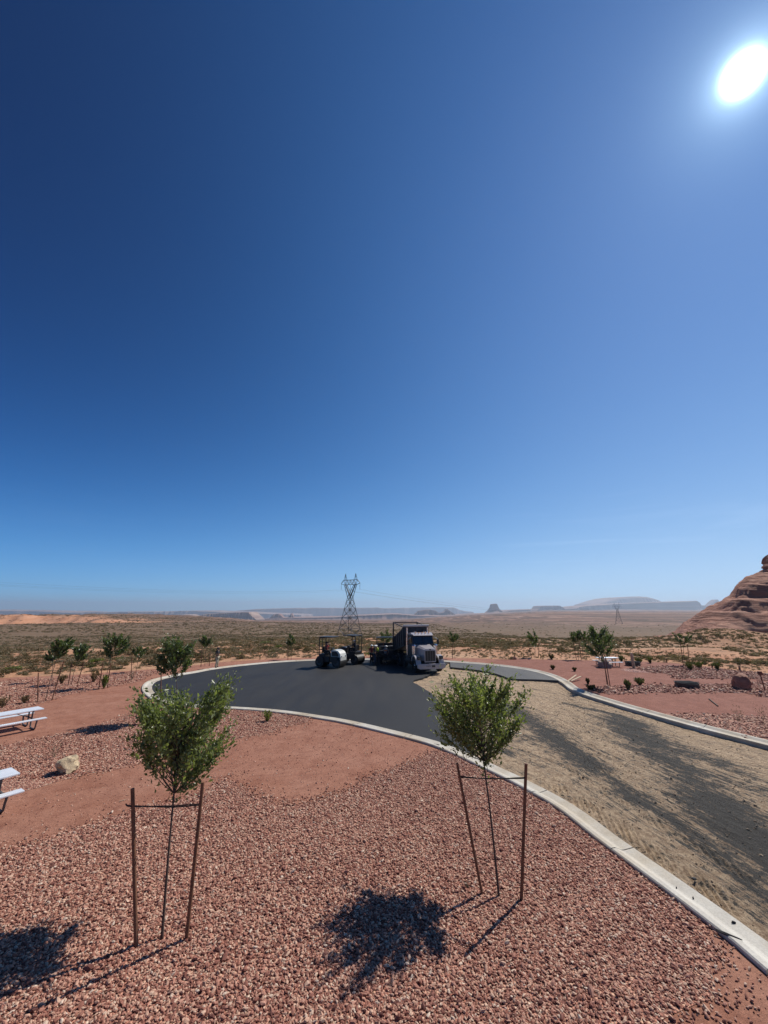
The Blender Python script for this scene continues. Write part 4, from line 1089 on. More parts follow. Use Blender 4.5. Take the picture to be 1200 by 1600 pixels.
# debris
def plank(a, b_, z, w_, label, mat='raw_wood', name='wood_offcut', h=.04, cat='wood offcut'):
    A, Bq = at(*a), at(*b_); A.z, Bq.z = z; mb = MB(); mb.bar(Vector(), Bq - A, w_, h); o = mb.build(name, M[mat]); o.location = A; tag(o, label, cat)
plank((887, 1066), (901, 1060), (.06, .24), .12, 'pale board lying across the right kerb, pointing left')
plank((893, 1066), (908, 1062), (.09, .22), .14, 'pale board beside the first, lying off the right kerb')
plank((186, 1253), (197, 1250), (.012, .012), .018, 'short pale twig on the path left of the foreground tree', name='twig', h=.012, cat='twig')
plank((1108, 1093), (1122, 1104), (.03, .03), .05, 'thin dark stick on the right red path below the boulder', 'bark', 'stick', .05, 'stick')
plank((920, 1270), (921, 1271), (.02, .02), .03, 'tiny stone chip on the near kerb', 'bitumen', 'asphalt_crumb', .02, 'crumb')
def crumb(px, py, z, L_, w_, rz, label, seed):
    bm = bmesh.new(); bmesh.ops.create_icosphere(bm, subdivisions=3, radius=.5)
    for v in bm.verts:
        n = 1 + .6 * noise.noise(v.co * 2 + Vector((seed, 0, 0))); v.co = Vector((v.co.x * L_ * n, (v.co.y + .35 * v.co.x ** 2) * w_ * n, v.co.z * .035 * n))
    me = bpy.data.meshes.new('asphalt_crumb'); bm.to_mesh(me); bm.free()
    o = link('asphalt_crumb', me, M['bitumen']); o.location = at(px, py, z); o.rotation_euler = (0, 0, rz); tag(o, label, 'asphalt lump')
crumb(1137, 1460, .075, .34, .05, -.75, 'long black lump of spilled asphalt on the near kerb joint', 1)
crumb(1146, 1441, .03, .08, .03, .1, 'small black crumb above the long lump on the near kerb', 2)
crumb(1030, 1386, .07, .06, .03, .3, 'tiny black crumb on the back edge of the near kerb', 3)
crumb(1057, 1387, .02, .03, .02, .3, 'first tiny dark speck on the near kerb face', 4)
crumb(1083, 1403, .02, .03, .025, .3, 'second tiny dark speck lower on the near kerb face', 5)
crumb(1085, 1373, -.03, .10, .06, .3, 'black asphalt lump on the dirt beside the near kerb', 6)
crumb(699, 1172, .06, .16, .10, -.4, 'black lump of asphalt on the near kerb beside the new paving', 7)
crumb(680, 1163, .05, .3, .05, -.4, 'smear of asphalt along the near kerb by the new paving', 8)

# ------------------------------------------------------------------ dump truck (front faces local -Y, origin under the bumper)
def arc(cx, cz, r, a0, a1, n): return [(cx + r * math.cos(R(a0 + (a1 - a0) * k / n)), cz + r * math.sin(R(a0 + (a1 - a0) * k / n))) for k in range(n + 1)]
def wheel(parent, x, y, z, r, w_, side, dual=False):
    e = MB(); n = 28
    prof_ = [(.55, -w_ / 2), (.93, -w_ / 2), (1, -w_ * .36), (1, w_ * .36), (.93, w_ / 2), (.55, w_ / 2)]
    V = []; F = []
    for k in range(n):
        a = 2 * math.pi * k / n
        for q, xx in prof_: V.append((xx, math.cos(a) * q * r, math.sin(a) * q * r))
    m_ = len(prof_)
    for k in range(n):
        for j in range(m_ - 1): F.append([k * m_ + j, ((k + 1) % n) * m_ + j, ((k + 1) % n) * m_ + j + 1, k * m_ + j + 1])
    me = bpy.data.meshes.new('wheel'); me.from_pydata(V, [], F); me.update()
    bm = bmesh.new(); bm.from_mesh(me); bmesh.ops.recalc_face_normals(bm, faces=bm.faces[:])
    bm.to_mesh(me); bm.free(); me.transform(Matrix.Translation((x, y, z)))
    o = link('wheel', me, M['tyre'], parent); smooth_angle(o, 35)
    mb = MB(); mb.cyl((x + side * w_ * .1, y, z), (x + side * w_ * .30, y, z), r * .57, r * .54, 22)
    mb.cyl((x + side * w_ * .30, y, z), (x + side * w_ * .52, y, z), r * .22, r * .18, 14)
    for k in range(8):
        a = k * math.pi / 4; mb.cyl((x + side * w_ * .30, y + r * .38 * math.cos(a), z + r * .38 * math.sin(a)), (x + side * w_ * .36, y + r * .38 * math.cos(a), z + r * .38 * math.sin(a)), .022, .022, 6)
    smooth_angle(mb.build('rim', M['chrome' if r > .5 else 'dark_steel'], o), 40)
    return o
def dump_truck():
    t = empty('dump_truck'); tag(t, 'dump truck with a pale hood tipping its dark bed into the paver on the loop', 'dump truck')
    WP, BK, CH = M['white_paint'], M['black_paint'], M['chrome']
    mb = MB(); mb.prism([(-.98, .34), (-1.2, .22 + .2), (-1.2, .42 + .2), (1.2, .62), (1.2, .42), (.98, .34)], 1, 0, .05)  # shaped face
    mb.box((-1.2, .051, .42), (1.2, .20, .72), .02); bmp = mb.build('bumper', WP, t)
    mb = MB(); mb.box((.02, -.012, .47), (.30, -.002, .62)); mb.build('number_plate', BK, bmp)
    mb = MB()
    for k, x0 in enumerate((-.46, -.36, -.27, -.17)):   # worn fleet lettering, a few short strokes
        mb.box((x0, -.008, .50), (x0 + .02, -.002, .60)); mb.box((x0, -.008, .58 - .04 * (k % 2)), (x0 + .07, -.002, .60 - .04 * (k % 2)))
    mb.build('lettering', BK, bmp)
    # grille: bright surround with five bars over dark slots
    mb = MB(); mb.box((-.50, .30, .80), (.50, .40, 1.74), .03); gr = mb.build('grille', WP, t)
    mb = MB()
    for k in range(4): mb.box((-.43 + k * .22, .285, .88), (-.23 + k * .22, .298, 1.66))
    mb.build('grille_slot', BK, gr)
    mb = MB(); mb.sph((0, .29, 1.75), .05, (1.6, .5, 1)); mb.build('hood_ornament', BK, gr)
    # hood: narrow nose widening to the cowl
    mb = MB(); V = [(-.50, .40, .9), (.50, .40, .9), (.50, .40, 1.72), (.36, .40, 1.80), (-.36, .40, 1.80), (-.50, .40, 1.72),
                    (-.78, 1.95, .9), (.78, 1.95, .9), (.78, 1.95, 1.88), (.58, 1.95, 2.02), (-.58, 1.95, 2.02), (-.78, 1.95, 1.88)]
    vs = [mb.bm.verts.new(v) for v in V]
    for k in range(6): mb.bm.faces.new((vs[k], vs[(k + 1) % 6], vs[6 + (k + 1) % 6], vs[6 + k]))
    mb.bm.faces.new(vs[:6][::-1]); mb.bm.faces.new(vs[6:]); mb.build('hood', WP, t)
    for s_ in (-1, 1):
        mb = MB(); outer = arc(1.05, .55, .74, 20, 175, 12); inner = arc(1.05, .55, .64, 175, 20, 12)
        mb.prism(outer + inner, 0, s_ * .80, s_ * 1.22)
        f = mb.build('fender', WP, t); smooth_angle(f, 40)
        mb = MB(); mb.box((s_ * .97 - .16, .24, 1.02), (s_ * .97 + .16, .50, 1.26), .05); hp = mb.build('headlight', BK, t)
        mb = MB(); mb.sph((s_ * .97, .24, 1.14), .09, (1.3, .4, 1)); mb.build('lens', M['glass'], hp)
        wheel(t, s_ * 1.03, 1.05, .53, .53, .30, s_)
        mb = MB(); mb.tube(catmull3([Vector((s_ * .98, 2.2, 1.95)), Vector((s_ * 1.35, 2.0, 1.95)), Vector((s_ * 1.38, 2.0, 2.4)), Vector((s_ * .98, 2.2, 2.6))], 4), .015, 6)
        mr = mb.build('mirror_arm', CH, t); mb = MB(); mb.box((s_ * 1.37 - .09, 1.96, 1.98), (s_ * 1.37 + .09, 2.03, 2.38), .02); mb.build('mirror', BK, mr)
        mb = MB(); mb.cyl((s_ * .98, 1.62, 1.30), (s_ * .98, 1.62, 1.95), .17, .17, 18); mb.cyl((s_ * .98, 1.62, 1.95), (s_ * .98, 1.62, 2.05), .19, .12, 18); smooth_angle(mb.build('air_cleaner', CH, t), 40)
        mb = MB(); mb.cyl((s_ * .98, 3.52, 1.0), (s_ * .98, 3.52, 3.3), .075, .075, 14); mb.cyl((s_ * .98, 3.52, 1.5), (s_ * .98, 3.52, 2.5), .11, .11, 14); smooth_angle(mb.build('exhaust_stack', CH, t), 40)
        mb = MB(); mb.cyl((s_ * .95, 2.1, .72), (s_ * .95, 3.3, .72), .30, .30, 20); smooth_angle(mb.build('fuel_tank', M['dark_steel'], t), 40)
        mb = MB(); mb.box((s_ * .95 - .3, 2.0, 1.0), (s_ * .95 + .3, 3.35, 1.06)); mb.build('step', M['dark_steel'], t)
    # cab
    mb = MB(); Vc = [(-.98, 1.95, 1.02), (.98, 1.95, 1.02), (.98, 1.98, 2.02), (-.98, 1.98, 2.02), (-.94, 2.22, 2.78), (.94, 2.22, 2.78),
                     (-.98, 3.35, 1.02), (.98, 3.35, 1.02), (.94, 3.35, 2.78), (-.94, 3.35, 2.78), (.98, 3.35, 2.02), (-.98, 3.35, 2.02)]
    v = [mb.bm.verts.new(q) for q in Vc]
    for f in ((0, 1, 2, 3), (3, 2, 5, 4), (4, 5, 8, 9), (6, 9, 11) if 0 else (0, 3, 11, 6), (3, 4, 9, 11), (1, 7, 10, 2), (2, 10, 8, 5), (7, 6, 11, 10), (10, 11, 9, 8), (0, 6, 7, 1)): mb.bm.faces.new([v[i] for i in f])
    cab = mb.build('cab', M['bed_steel'], t)
    mb = MB(); mb.prism([(2.10, 2.76), (3.38, 2.76), (3.38, 2.86), (2.55, 2.93), (2.16, 2.84)], 0, -.97, .97); roof = mb.build('cab_roof', WP, t)
    mb = MB()
    for k in range(5): mb.sph((-.62 + .31 * k, 2.22, 2.93), .06, (1, 1.3, .8), 10)
    mb.build('marker_light', M['amber'], roof)
    for k in (-1, 1):
        mb = MB(); mb.cyl((k * .45, 2.5, 2.99), (k * .45, 3.1, 2.99), .03, .05, 10); mb.build('air_horn', CH, roof)
    mb = MB(); mb.prism([(1.95, 2.70), (2.20, 2.82), (2.20, 2.86), (1.94, 2.73)], 0, -.9, .9); mb.build('sun_visor', WP, cab)
    for s_ in (-1, 1):
        mb = MB(); vv = [mb.bm.verts.new(q) for q in ((s_ * .03, 1.985, 2.06), (s_ * .90, 1.985, 2.06), (s_ * .87, 2.20, 2.72), (s_ * .03, 2.20, 2.72))]; mb.bm.faces.new(vv)
        bmesh.ops.translate(mb.bm, verts=vv, vec=(0, -.022, 0)); mb.build('windscreen', M['glass'], cab)
        mb = MB(); mb.box((s_ * .985 - .01, 2.1, 1.1), (s_ * .985 + .01, 3.1, 2.0), 0); d_ = mb.build('door', M['bed_steel'], cab)
        mb = MB(); mb.prism([(2.12, 2.08), (3.05, 2.08), (3.05, 2.62), (2.32, 2.62)], 0, s_ * .972, s_ * .994); mb.build('side_window', M['glass'], cab)
    # chassis
    mb = MB()
    for s_ in (-1, 1): mb.box((s_ * .42 - .05, .4, .72), (s_ * .42 + .05, 7.3, .98))
    for y in (3.9, 5.4, 6.55): mb.box((-.40, y, .76), (.40, y + .12, .94))
    mb.cyl((-1, 5.35, .52), (1, 5.35, .52), .09, .09, 10); mb.cyl((-1, 6.6, .52), (1, 6.6, .52), .09, .09, 10); mb.cyl((-1, 1.05, .52), (1, 1.05, .52), .07, .07, 10)
    mb.build('chassis', M['dark_steel'], t)
    for y in (5.35, 6.6):
        for s_ in (-1, 1): wheel(t, s_ * 1.0, y, .53, .53, .52, s_)
    wheel(t, -1.02, 4.1, .53, .5, .26, -1); wheel(t, 1.02, 4.1, .53, .5, .26, 1)
    # tipped bed, hinged at the rear
    P0 = Matrix.Translation((0, 7.35, 1.12)) @ Matrix.Rotation(R(-11), 4, 'X')
    mb = MB(); Lb = 3.75; th = .07
    mb.box((-1.18, -Lb, 0), (1.18, 0, th), 0, P0)
    for s_ in (-1, 1):
        mb.prism([(-Lb, th), (0, th), (0, 1.15), (-Lb, 1.50)], 0, s_ * 1.18, s_ * 1.11, P0)
        mb.box((s_ * 1.15 - .07, -Lb, 1.40), (s_ * 1.15 + .07, -Lb + .5, 1.50), 0, P0)
        for k in range(6): mb.prism([(-Lb + .1 + k * .68, .02), (-Lb + .2 + k * .68, .02), (-Lb + .2 + k * .68, 1.42 - k * .06), (-Lb + .1 + k * .68, 1.42 - k * .06)], 0, s_ * 1.185, s_ * 1.25, P0)
        mb.box((s_ * 1.2 - .05, -Lb, -.06), (s_ * 1.2 + .05, 0, .06), 0, P0)
    mb.box((-1.11, -Lb, th), (1.11, -Lb + .07, 1.52), 0, P0)
    for x in (-.7, 0, .7): mb.box((x - .05, -Lb - .06, .02), (x + .05, -Lb - .002, 1.5), 0, P0)
    bed_ = mb.build('dump_bed', M['bed_steel'], t)
    mb = MB(); mb.box((-1.16, .02, -.1), (1.16, .08, 1.05), 0, Matrix.Translation((0, 7.35, 1.12)) @ Matrix.Rotation(R(6), 4, 'X')); mb.build('tailgate', M['bed_steel'], bed_)
    mb = MB(); mb.cyl((-1.24, -Lb - .12, 1.60), (1.24, -Lb - .12, 1.60), .10, .10, 14, P0); smooth_angle(mb.build('tarp_roll', M['white_paint'], bed_), 40)
    mb = MB()
    for s_ in (-1, 1):
        a = P0 @ Vector((s_ * 1.2, -Lb, 1.5)); b_ = Vector((s_ * 1.24, 7.2, 3.62))
        mb.bar(a, b_, .07); mb.bar(b_, (s_ * 1.24, 7.25, 1.2), .10)
    mb.bar((-1.24, 7.2, 3.62), (1.24, 7.2, 3.62), .09); mb.build('tarp_frame', M['bed_steel'], bed_)
    mb = MB()
    mb.box((-1.05, -Lb + .1, .5), (1.05, -.3, 1.0), .1, P0); mb.build('asphalt_load', M['hot_mix'], bed_)
    mb = MB(); mb.cyl((0, 3.62, 1.0), P0 @ Vector((0, -Lb + .1, .9)), .09, .06, 12); mb.build('hoist_ram', CH, bed_)
    for s_ in (-1, 1):
        mb = MB(); mb.box((s_ * .98 - .28, 7.22, .35), (s_ * .98 + .28, 7.24, 1.0)); mb.build('mud_flap', M['rubber'], t)
    return t
tk = dump_truck(); p = at(675, 1053); tk.location = (p.x, p.y, .012); tk.rotation_euler = (0, 0, R(15))
tk.scale = (1.0, .95, 1.05)

# ------------------------------------------------------------------ tandem rollers (front faces local +X)
def roller():
    t = empty('road_roller'); CR = M['cream_paint']
    for x, nm in ((-.88, 0), (.88, 1)):
        mb = MB(); mb.cyl((x, -.60, .44), (x, .60, .44), .44, .44, 36); d_ = mb.build('drum', M['dark_steel'], t); smooth_angle(d_, 40)
        for s_ in (-1, 1):
            mb = MB(); mb.cyl((x, s_ * .602, .44), (x, s_ * .64, .44), .27, .22, 20); mb.cyl((x, s_ * .64, .44), (x, s_ * .70, .44), .10, .10, 12)
            for k in range(6): mb.cyl((x + .17 * math.cos(k * 1.047), s_ * .63, .44 + .17 * math.sin(k * 1.047)), (x + .17 * math.cos(k * 1.047), s_ * .66, .44 + .17 * math.sin(k * 1.047)), .02, .02, 6)
            mb.build('hub', M['galvanised'], d_)
    mb = MB()
    for s_ in (-1, 1):
        mb.prism([(-1.1, .80), (-1.0, .94), (-.55, .94), (-.35, .60), (-.80, .36), (-.95, .36)], 1, s_ * .645, s_ * .71)
        mb.prism([(1.1, .80), (1.0, .96), (.40, .96), (.30, .55), (.80, .36), (.95, .36)], 1, s_ * .645, s_ * .71)
    mb.box((-.60, -.55, .45), (.12, .55, .92), .04); mb.box((.16, -.5, .42), (.42, .5, .95), .03); mb.build('chassis', M['black_paint'], t)
    mb = MB(); pr = [(.28, .95), (.28, 1.42), (.42, 1.50), (.75, 1.50), (1.02, 1.42), (1.22, 1.22), (1.30, .92), (1.30, .62), (1.22, .62), (1.20, .90)]
    mb.prism(pr, 1, -.52, .52); h_ = mb.build('hood', CR, t)
    mb = MB()
    for s_ in (-1, 1): mb.prism([(.36, .99), (.36, 1.36), (.72, 1.40), (.94, 1.30), (1.06, 1.12), (1.08, .97)], 1, s_ * .522, s_ * .535)
    mb.build('side_vent', M['black_paint'], h_)
    for s_ in (-1, 1):
        mb = MB(); mb.sph((1.30, s_ * .34, .98), .07, (.5, 1, 1)); mb.build('headlight', M['chrome'], h_)
    mb = MB(); mb.box((-.95, -.60, .93), (-.30, .60, 1.14), .03); mb.build('operator_deck', M['black_paint'], t)
    mb = MB(); mb.box((-.70, -.26, 1.15), (-.24, .26, 1.27), .04); mb.box((-.80, -.26, 1.25), (-.70, .26, 1.72), .04); mb.build('seat', M['black_paint'], t)
    mb = MB(); mb.bar((.22, 0, .95), (.10, 0, 1.50), .07); mb.build('steering_column', M['black_paint'], t)
    mb = MB(); mb.tube([Vector((.06 + .10 * math.cos(a) * .5, .17 * math.sin(a), 1.53 + .17 * math.cos(a) * .5)) for a in [k * math.pi / 8 for k in range(17)]], .014, 6); mb.build('steering_wheel', M['rubber'], t)
    mb = MB(); mb.box((.12, -.2, 1.42), (.26, .2, 1.62), .03); mb.build('console', M['black_paint'], t)
    mb = MB()
    for s_ in (-1, 1):
        mb.tube(catmull3([Vector((-.93, s_ * .56, .95)), Vector((-.96, s_ * .56, 2.3)), Vector((-.90, s_ * .56, 2.50)), Vector((-.4, s_ * .56, 2.54))], 5), .042, 8)
        mb.tube([Vector((-.62, s_ * .56, .95)), Vector((-.62, s_ * .56, 2.52))], .03, 8)
        mb.tube([Vector((-.93, s_ * .56, 1.5)), Vector((-.62, s_ * .56, 1.5)), Vector((-.28, s_ * .56, 1.46)), Vector((-.25, s_ * .56, 1.15))], .022, 8)
    mb.build('roll_frame', M['black_paint'], t)
    mb = MB(); mb.box((-1.0, -.68, 2.56), (.42, .68, 2.63), .02); mb.build('canopy', M['dark_steel'], t)
    return t
ra = roller(); p = at(517, 1042); ra.location = (p.x, p.y, .012); ra.rotation_euler = (0, 0, R(-24))
tag(ra, 'cream hooded road roller at front, its nose toward the truck', 'road roller', 'road rollers on the new asphalt')
rb_ = copy_tree(ra); p = at(547, 1036.5); rb_.location = (p.x, p.y, .012); rb_.rotation_euler = (0, 0, R(150))
for ch in rb_.children:
    if ch.name.startswith('hood'):
        ch.data = ch.data.copy(); ch.data.materials[0] = M['black_paint']; ch['label'] = 'dark hood'
tag(rb_, 'road roller parked behind the cream-nosed one, facing away', 'road roller', 'road rollers on the new asphalt')

# ------------------------------------------------------------------ paver behind the truck
def paver():
    t = empty('asphalt_paver'); tag(t, 'dark asphalt paver taking hot mix behind the dump truck', 'paver'); BK = M['black_paint']
    mb = MB()
    for s_ in (-1, 1):
        mb.prism([(-1.6, .12), (-1.75, .35), (-1.6, .62), (1.3, .62), (1.5, .35), (1.3, .12), (1.2, .02), (-1.5, .02)], 0, s_ * .80, s_ * 1.15)
    mb.build('track', M['tyre'], t)
    mb = MB(); mb.box((-1.1, -1.3, .66), (1.1, 1.25, 1.35), .06); mb.box((-.9, -.9, 1.351), (.9, .4, 1.75), .08); mb.build('engine_body', M['bed_steel'], t)
    mb = MB()
    for s_ in (-1, 1): mb.prism([(s_ * .15, .62), (s_ * 1.45, 1.25), (s_ * 1.45, 1.33), (s_ * .15, .72)], 1, -3.0, -1.32)
    mb.build('hopper_wing', M['bed_steel'], t)
    mb = MB(); mb.cyl((-.9, -3.1, .55), (.9, -3.1, .55), .12, .12, 14); mb.build('push_roller', M['dark_steel'], t)
    mb = MB(); mb.box((-1.5, 1.9, .06), (1.5, 2.45, .46), .04)
    for s_ in (-1, 1): mb.bar((s_ * 1.22, -.6, .8), (s_ * 1.22, 2.0, .45), .10, .16)
    mb.build('screed', M['dark_steel'], t)
    mb = MB(); mb.cyl((-1.3, 1.5, .42), (1.3, 1.5, .42), .20, .20, 14); mb.build('auger', M['dark_steel'], t)
    for s_ in (-1, 1):
        mb = MB(); mb.box((s_ * .75 - .25, .75, 1.36), (s_ * .75 + .25, 1.2, 1.5), .03); mb.box((s_ * .75 - .25, 1.2, 1.4), (s_ * .75 + .25, 1.28, 1.9), .03); mb.build('seat', BK, t)
    mb = MB(); mb.box((-.9, .45, 1.36), (.9, .65, 2.0), .05); mb.build('console', BK, t)
    mb = MB()
    for x in (-1.0, 1.0):
        for y in (.3, 1.2): mb.cyl((x, y, 1.36), (x, y, 2.55), .03, .03, 8)
    mb.box((-1.1, .1, 2.55), (1.1, 1.4, 2.62), .02); mb.build('canopy', BK, t)
    mb = MB(); mb.cyl((-.5, -.6, 1.75), (-.5, -.6, 2.15), .05, .05, 10); mb.build('exhaust', M['rust'], t)
    return t
pv_ = paver(); pv_.rotation_euler = (0, 0, R(15)); pv_.scale = (.85, .62, .9); pv_.location = (.25, 41.35, .012)

# ------------------------------------------------------------------ people
def skinmesh(name, joints, edges, mat, parent, root=0, sub=2, grow=0.0):
    me = bpy.data.meshes.new(name); me.from_pydata([j[0] for j in joints], edges, []); me.update()
    o = link(name, me, mat, parent)
    md = o.modifiers.new('skin', 'SKIN'); md.use_smooth_shade = True
    for i, j in enumerate(joints):
        sv = me.skin_vertices[0].data[i]; sv.radius = (j[1] + grow, (j[2] if len(j) > 2 else j[1]) + grow); sv.use_root = (i == root)
    ss = o.modifiers.new('sub', 'SUBSURF'); ss.levels = 1; ss.render_levels = sub
    return o
def person(loc, rz, label, pose='stand', shirt='grey_cloth', trousers='denim', vest=None, hat='hat_white', z=0.0, arms=None, sc=1.0, group=None):
    J = dict(pel=(0, 0, .95), bel=(0, 0, 1.08), che=(0, .01, 1.28), nb=(0, .01, 1.44), nk=(0, 0, 1.50), hd=(0, -.015, 1.60), tp=(0, -.005, 1.69), nose=(0, -.105, 1.595),
             shL=(.18, .01, 1.40), elL=(.25, .05, 1.13), wrL=(.24, -.07, .90), shR=(-.18, .01, 1.40), elR=(-.25, .05, 1.13), wrR=(-.24, -.07, .90),
             hiL=(.09, 0, .90), knL=(.11, -.03, .50), anL=(.12, .03, .09), toL=(.13, -.13, .035), hiR=(-.09, 0, .90), knR=(-.11, -.03, .50), anR=(-.12, .03, .09), toR=(-.13, -.13, .035))
    if pose == 'sit':
        dz = -.45
        for k in J:
            if k[:2] not in ('kn', 'an', 'to'): J[k] = (J[k][0], J[k][1], J[k][2] + dz)
        for s_, c in ((1, 'L'), (-1, 'R')):
            J['kn' + c] = (s_ * .15, -.42, .52); J['an' + c] = (s_ * .15, -.46, .09); J['to' + c] = (s_ * .16, -.62, .04)
            J['el' + c] = (s_ * .26, -.12, .74); J['wr' + c] = (s_ * .16, -.36, .78)
    if pose == 'walk':
        J.update(knL=(.10, -.18, .52), anL=(.10, -.16, .12), toL=(.11, -.32, .06), knR=(-.10, .02, .49), anR=(-.10, .20, .13), toR=(-.11, .06, .03), wrL=(.26, .12, .90), wrR=(-.24, -.22, .98))
    if pose == 'hold':
        J.update(elL=(.22, .02, 1.14), wrL=(.09, -.24, 1.20), elR=(-.22, .02, 1.14), wrR=(-.09, -.24, 1.18), knR=(-.12, -.06, .50))
    if pose == 'rake':
        J.update(bel=(0, -.03, 1.08), che=(0, -.10, 1.27), nb=(0, -.16, 1.42), nk=(0, -.19, 1.47), hd=(0, -.24, 1.56), tp=(0, -.24, 1.65), nose=(0, -.34, 1.54),
                 shL=(.18, -.14, 1.38), shR=(-.18, -.14, 1.38), elL=(.24, -.24, 1.12), wrL=(.08, -.42, 1.05), elR=(-.25, -.2, 1.12), wrR=(-.10, -.36, .88))
    if arms: J.update(arms)
    root = empty('person', loc, rz); root.location.z = z; root.scale = (sc,) * 3; tag(root, label, 'person', group)
    names = list(J); ix = {k: i for i, k in enumerate(names)}
    rad = dict(pel=(.15, .11), bel=(.135, .10), che=(.165, .11), nb=(.08, .07), nk=(.055,), hd=(.085, .10), tp=(.06, .07), nose=(.018,), sh=(.055,), el=(.043,), wr=(.03,), hi=(.085,), kn=(.058,), an=(.043,), to=(.038,))
    js = [(J[k], *(rad[k] if k in rad else rad[k[:2]])) for k in names]
    E = [('pel', 'bel'), ('bel', 'che'), ('che', 'nb'), ('nb', 'nk'), ('nk', 'hd'), ('hd', 'tp'), ('hd', 'nose')]
    for c in 'LR': E += [('nb', 'sh' + c), ('sh' + c, 'el' + c), ('el' + c, 'wr' + c), ('pel', 'hi' + c), ('hi' + c, 'kn' + c), ('kn' + c, 'an' + c), ('an' + c, 'to' + c)]
    EE = [(ix[a], ix[b_]) for a, b_ in E]
    for c, s_ in (('L', 1), ('R', -1)):       # palm and five unequal, curled fingers
        w_ = Vector(J['wr' + c]); d = (w_ - Vector(J['el' + c])).normalized(); sd = Vector((s_, 0, 0)); sd = (sd - d * sd.dot(d)).normalized(); nn = d.cross(sd)
        pk = len(js); js.append((tuple(w_ + d * .05), .032, .018)); EE.append((ix['wr' + c], pk))
        for f, (o_, L_) in enumerate(((-.028, .060), (-.010, .072), (.009, .068), (.027, .052))):
            b0 = w_ + d * .09 + nn * o_; k1 = b0 + d * L_ * .55; k2 = k1 + d * L_ * .3 - sd * L_ * .35
            i0 = len(js); js += [(tuple(b0), .010), (tuple(k1), .009), (tuple(k2), .008)]; EE += [(pk, i0), (i0, i0 + 1), (i0 + 1, i0 + 2)]
        b0 = w_ + d * .045 - nn * .035; i0 = len(js); js += [(tuple(b0), .011), (tuple(b0 + d * .03 - nn * .03), .010), (tuple(b0 + d * .055 - nn * .035), .009)]; EE += [(pk, i0), (i0, i0 + 1), (i0 + 1, i0 + 2)]
    skinmesh('body', js, EE, M['skin'], root, 0, 1)
    def cloth(name, ks, es, g_, mat):
        q = {k: i for i, k in enumerate(ks)}
        return skinmesh(name, [(J[k], *(rad[k] if k in rad else rad[k[:2]])) for k in ks], [(q[a], q[b_]) for a, b_ in es], M[mat], root, 0, 1, g_)
    cloth('shirt', ['pel', 'bel', 'che', 'nb', 'shL', 'elL', 'shR', 'elR'], [('pel', 'bel'), ('bel', 'che'), ('che', 'nb'), ('nb', 'shL'), ('shL', 'elL'), ('nb', 'shR'), ('shR', 'elR')], .014, shirt)
    if vest: cloth('vest', ['bel', 'che', 'nb'], [('bel', 'che'), ('che', 'nb')], .03, vest)
    cloth('trousers', ['pel', 'hiL', 'knL', 'anL', 'hiR', 'knR', 'anR'], [('pel', 'hiL'), ('hiL', 'knL'), ('knL', 'anL'), ('pel', 'hiR'), ('hiR', 'knR'), ('knR', 'anR')], .016, trousers)
    for c in 'LR': cloth('boot', ['an' + c, 'to' + c], [('an' + c, 'to' + c)], .018, 'boots')
    h = Vector(J['hd'])
    mb = MB(); mb.sph(h + Vector((0, .012, .045)), .118, (.95, 1.12, .82), 16)
    if hat != 'hair': mb.cyl(h + Vector((0, -.03, .035)), h + Vector((0, -.03, .05)), .150, .145, 18)
    bm = mb.bm; bmesh.ops.bisect_plane(bm, geom=bm.verts[:] + bm.edges[:] + bm.faces[:], plane_co=h + Vector((0, 0, .03)), plane_no=(0, -.35 if hat == 'hair' else 0, -1), clear_outer=True)
    mb.build('hair' if hat == 'hair' else 'hat', M[hat], root, True)
    for s_ in (-1, 1):
        mb = MB(); mb.sph(h + Vector((s_ * .034, -.094, .012)), .011, n=8); mb.build('eye', M['hair'], root)
        mb = MB(); mb.sph(h + Vector((s_ * .092, .005, -.005)), .028, (.45, .7, 1.1), 8); mb.build('ear', M['skin'], root)
    return root
pg = 'road crew on the new asphalt'
p = at(338, 1044); person((p.x, p.y, 0), R(75), 'man in dark vest and khaki trousers standing on the far kerb, hands in front', 'hold', 'dark_cloth', 'khaki', 'dark_cloth', 'dark_cloth', .03)
p = at(580.5, 1037); person((p.x, p.y, 0), R(25), 'worker in dark red top, leftmost of the crew by the paver', 'stand', 'red_cloth', 'dark_cloth', None, 'hat_white', .012, group=pg)
p = at(585.5, 1038); person((p.x, p.y, 0), R(100), 'worker in dark clothes and jeans, second from left in the crew', 'stand', 'dark_cloth', 'denim', None, 'hat_white', .012, group=pg)
p = at(591, 1036.5); person((p.x, p.y, 0), R(-60), 'worker in yellow-green vest, third from left in the crew', 'rake', 'hi_vis', 'dark_cloth', 'hi_vis', 'hat_white', .012, group=pg)
p = at(602, 1038.5); person((p.x, p.y, 0), R(160), 'worker beside the paver, nearest the dump truck', 'rake', 'grey_cloth', 'dark_cloth', 'orange_vis', 'hat_white', .012, group=pg)
def seated(rt_, xyz, label, shirt, hat):
    q = Matrix.Rotation(rt_.rotation_euler.z, 4, 'Z') @ Vector(xyz)
    person((rt_.location.x + q.x, rt_.location.y + q.y, 0), rt_.rotation_euler.z + R(90), label, 'sit', shirt, 'dark_cloth', None, hat, rt_.location.z + xyz[2], group='operators on the rollers')
seated(ra, (-.50, 0, .88), 'roller driver in a red shirt on the cream-nosed roller', 'red_cloth', 'dark_cloth')
seated(rb_, (-.50, 0, .88), 'roller driver in a white hard hat on the rear roller', 'dark_cloth', 'hat_white')

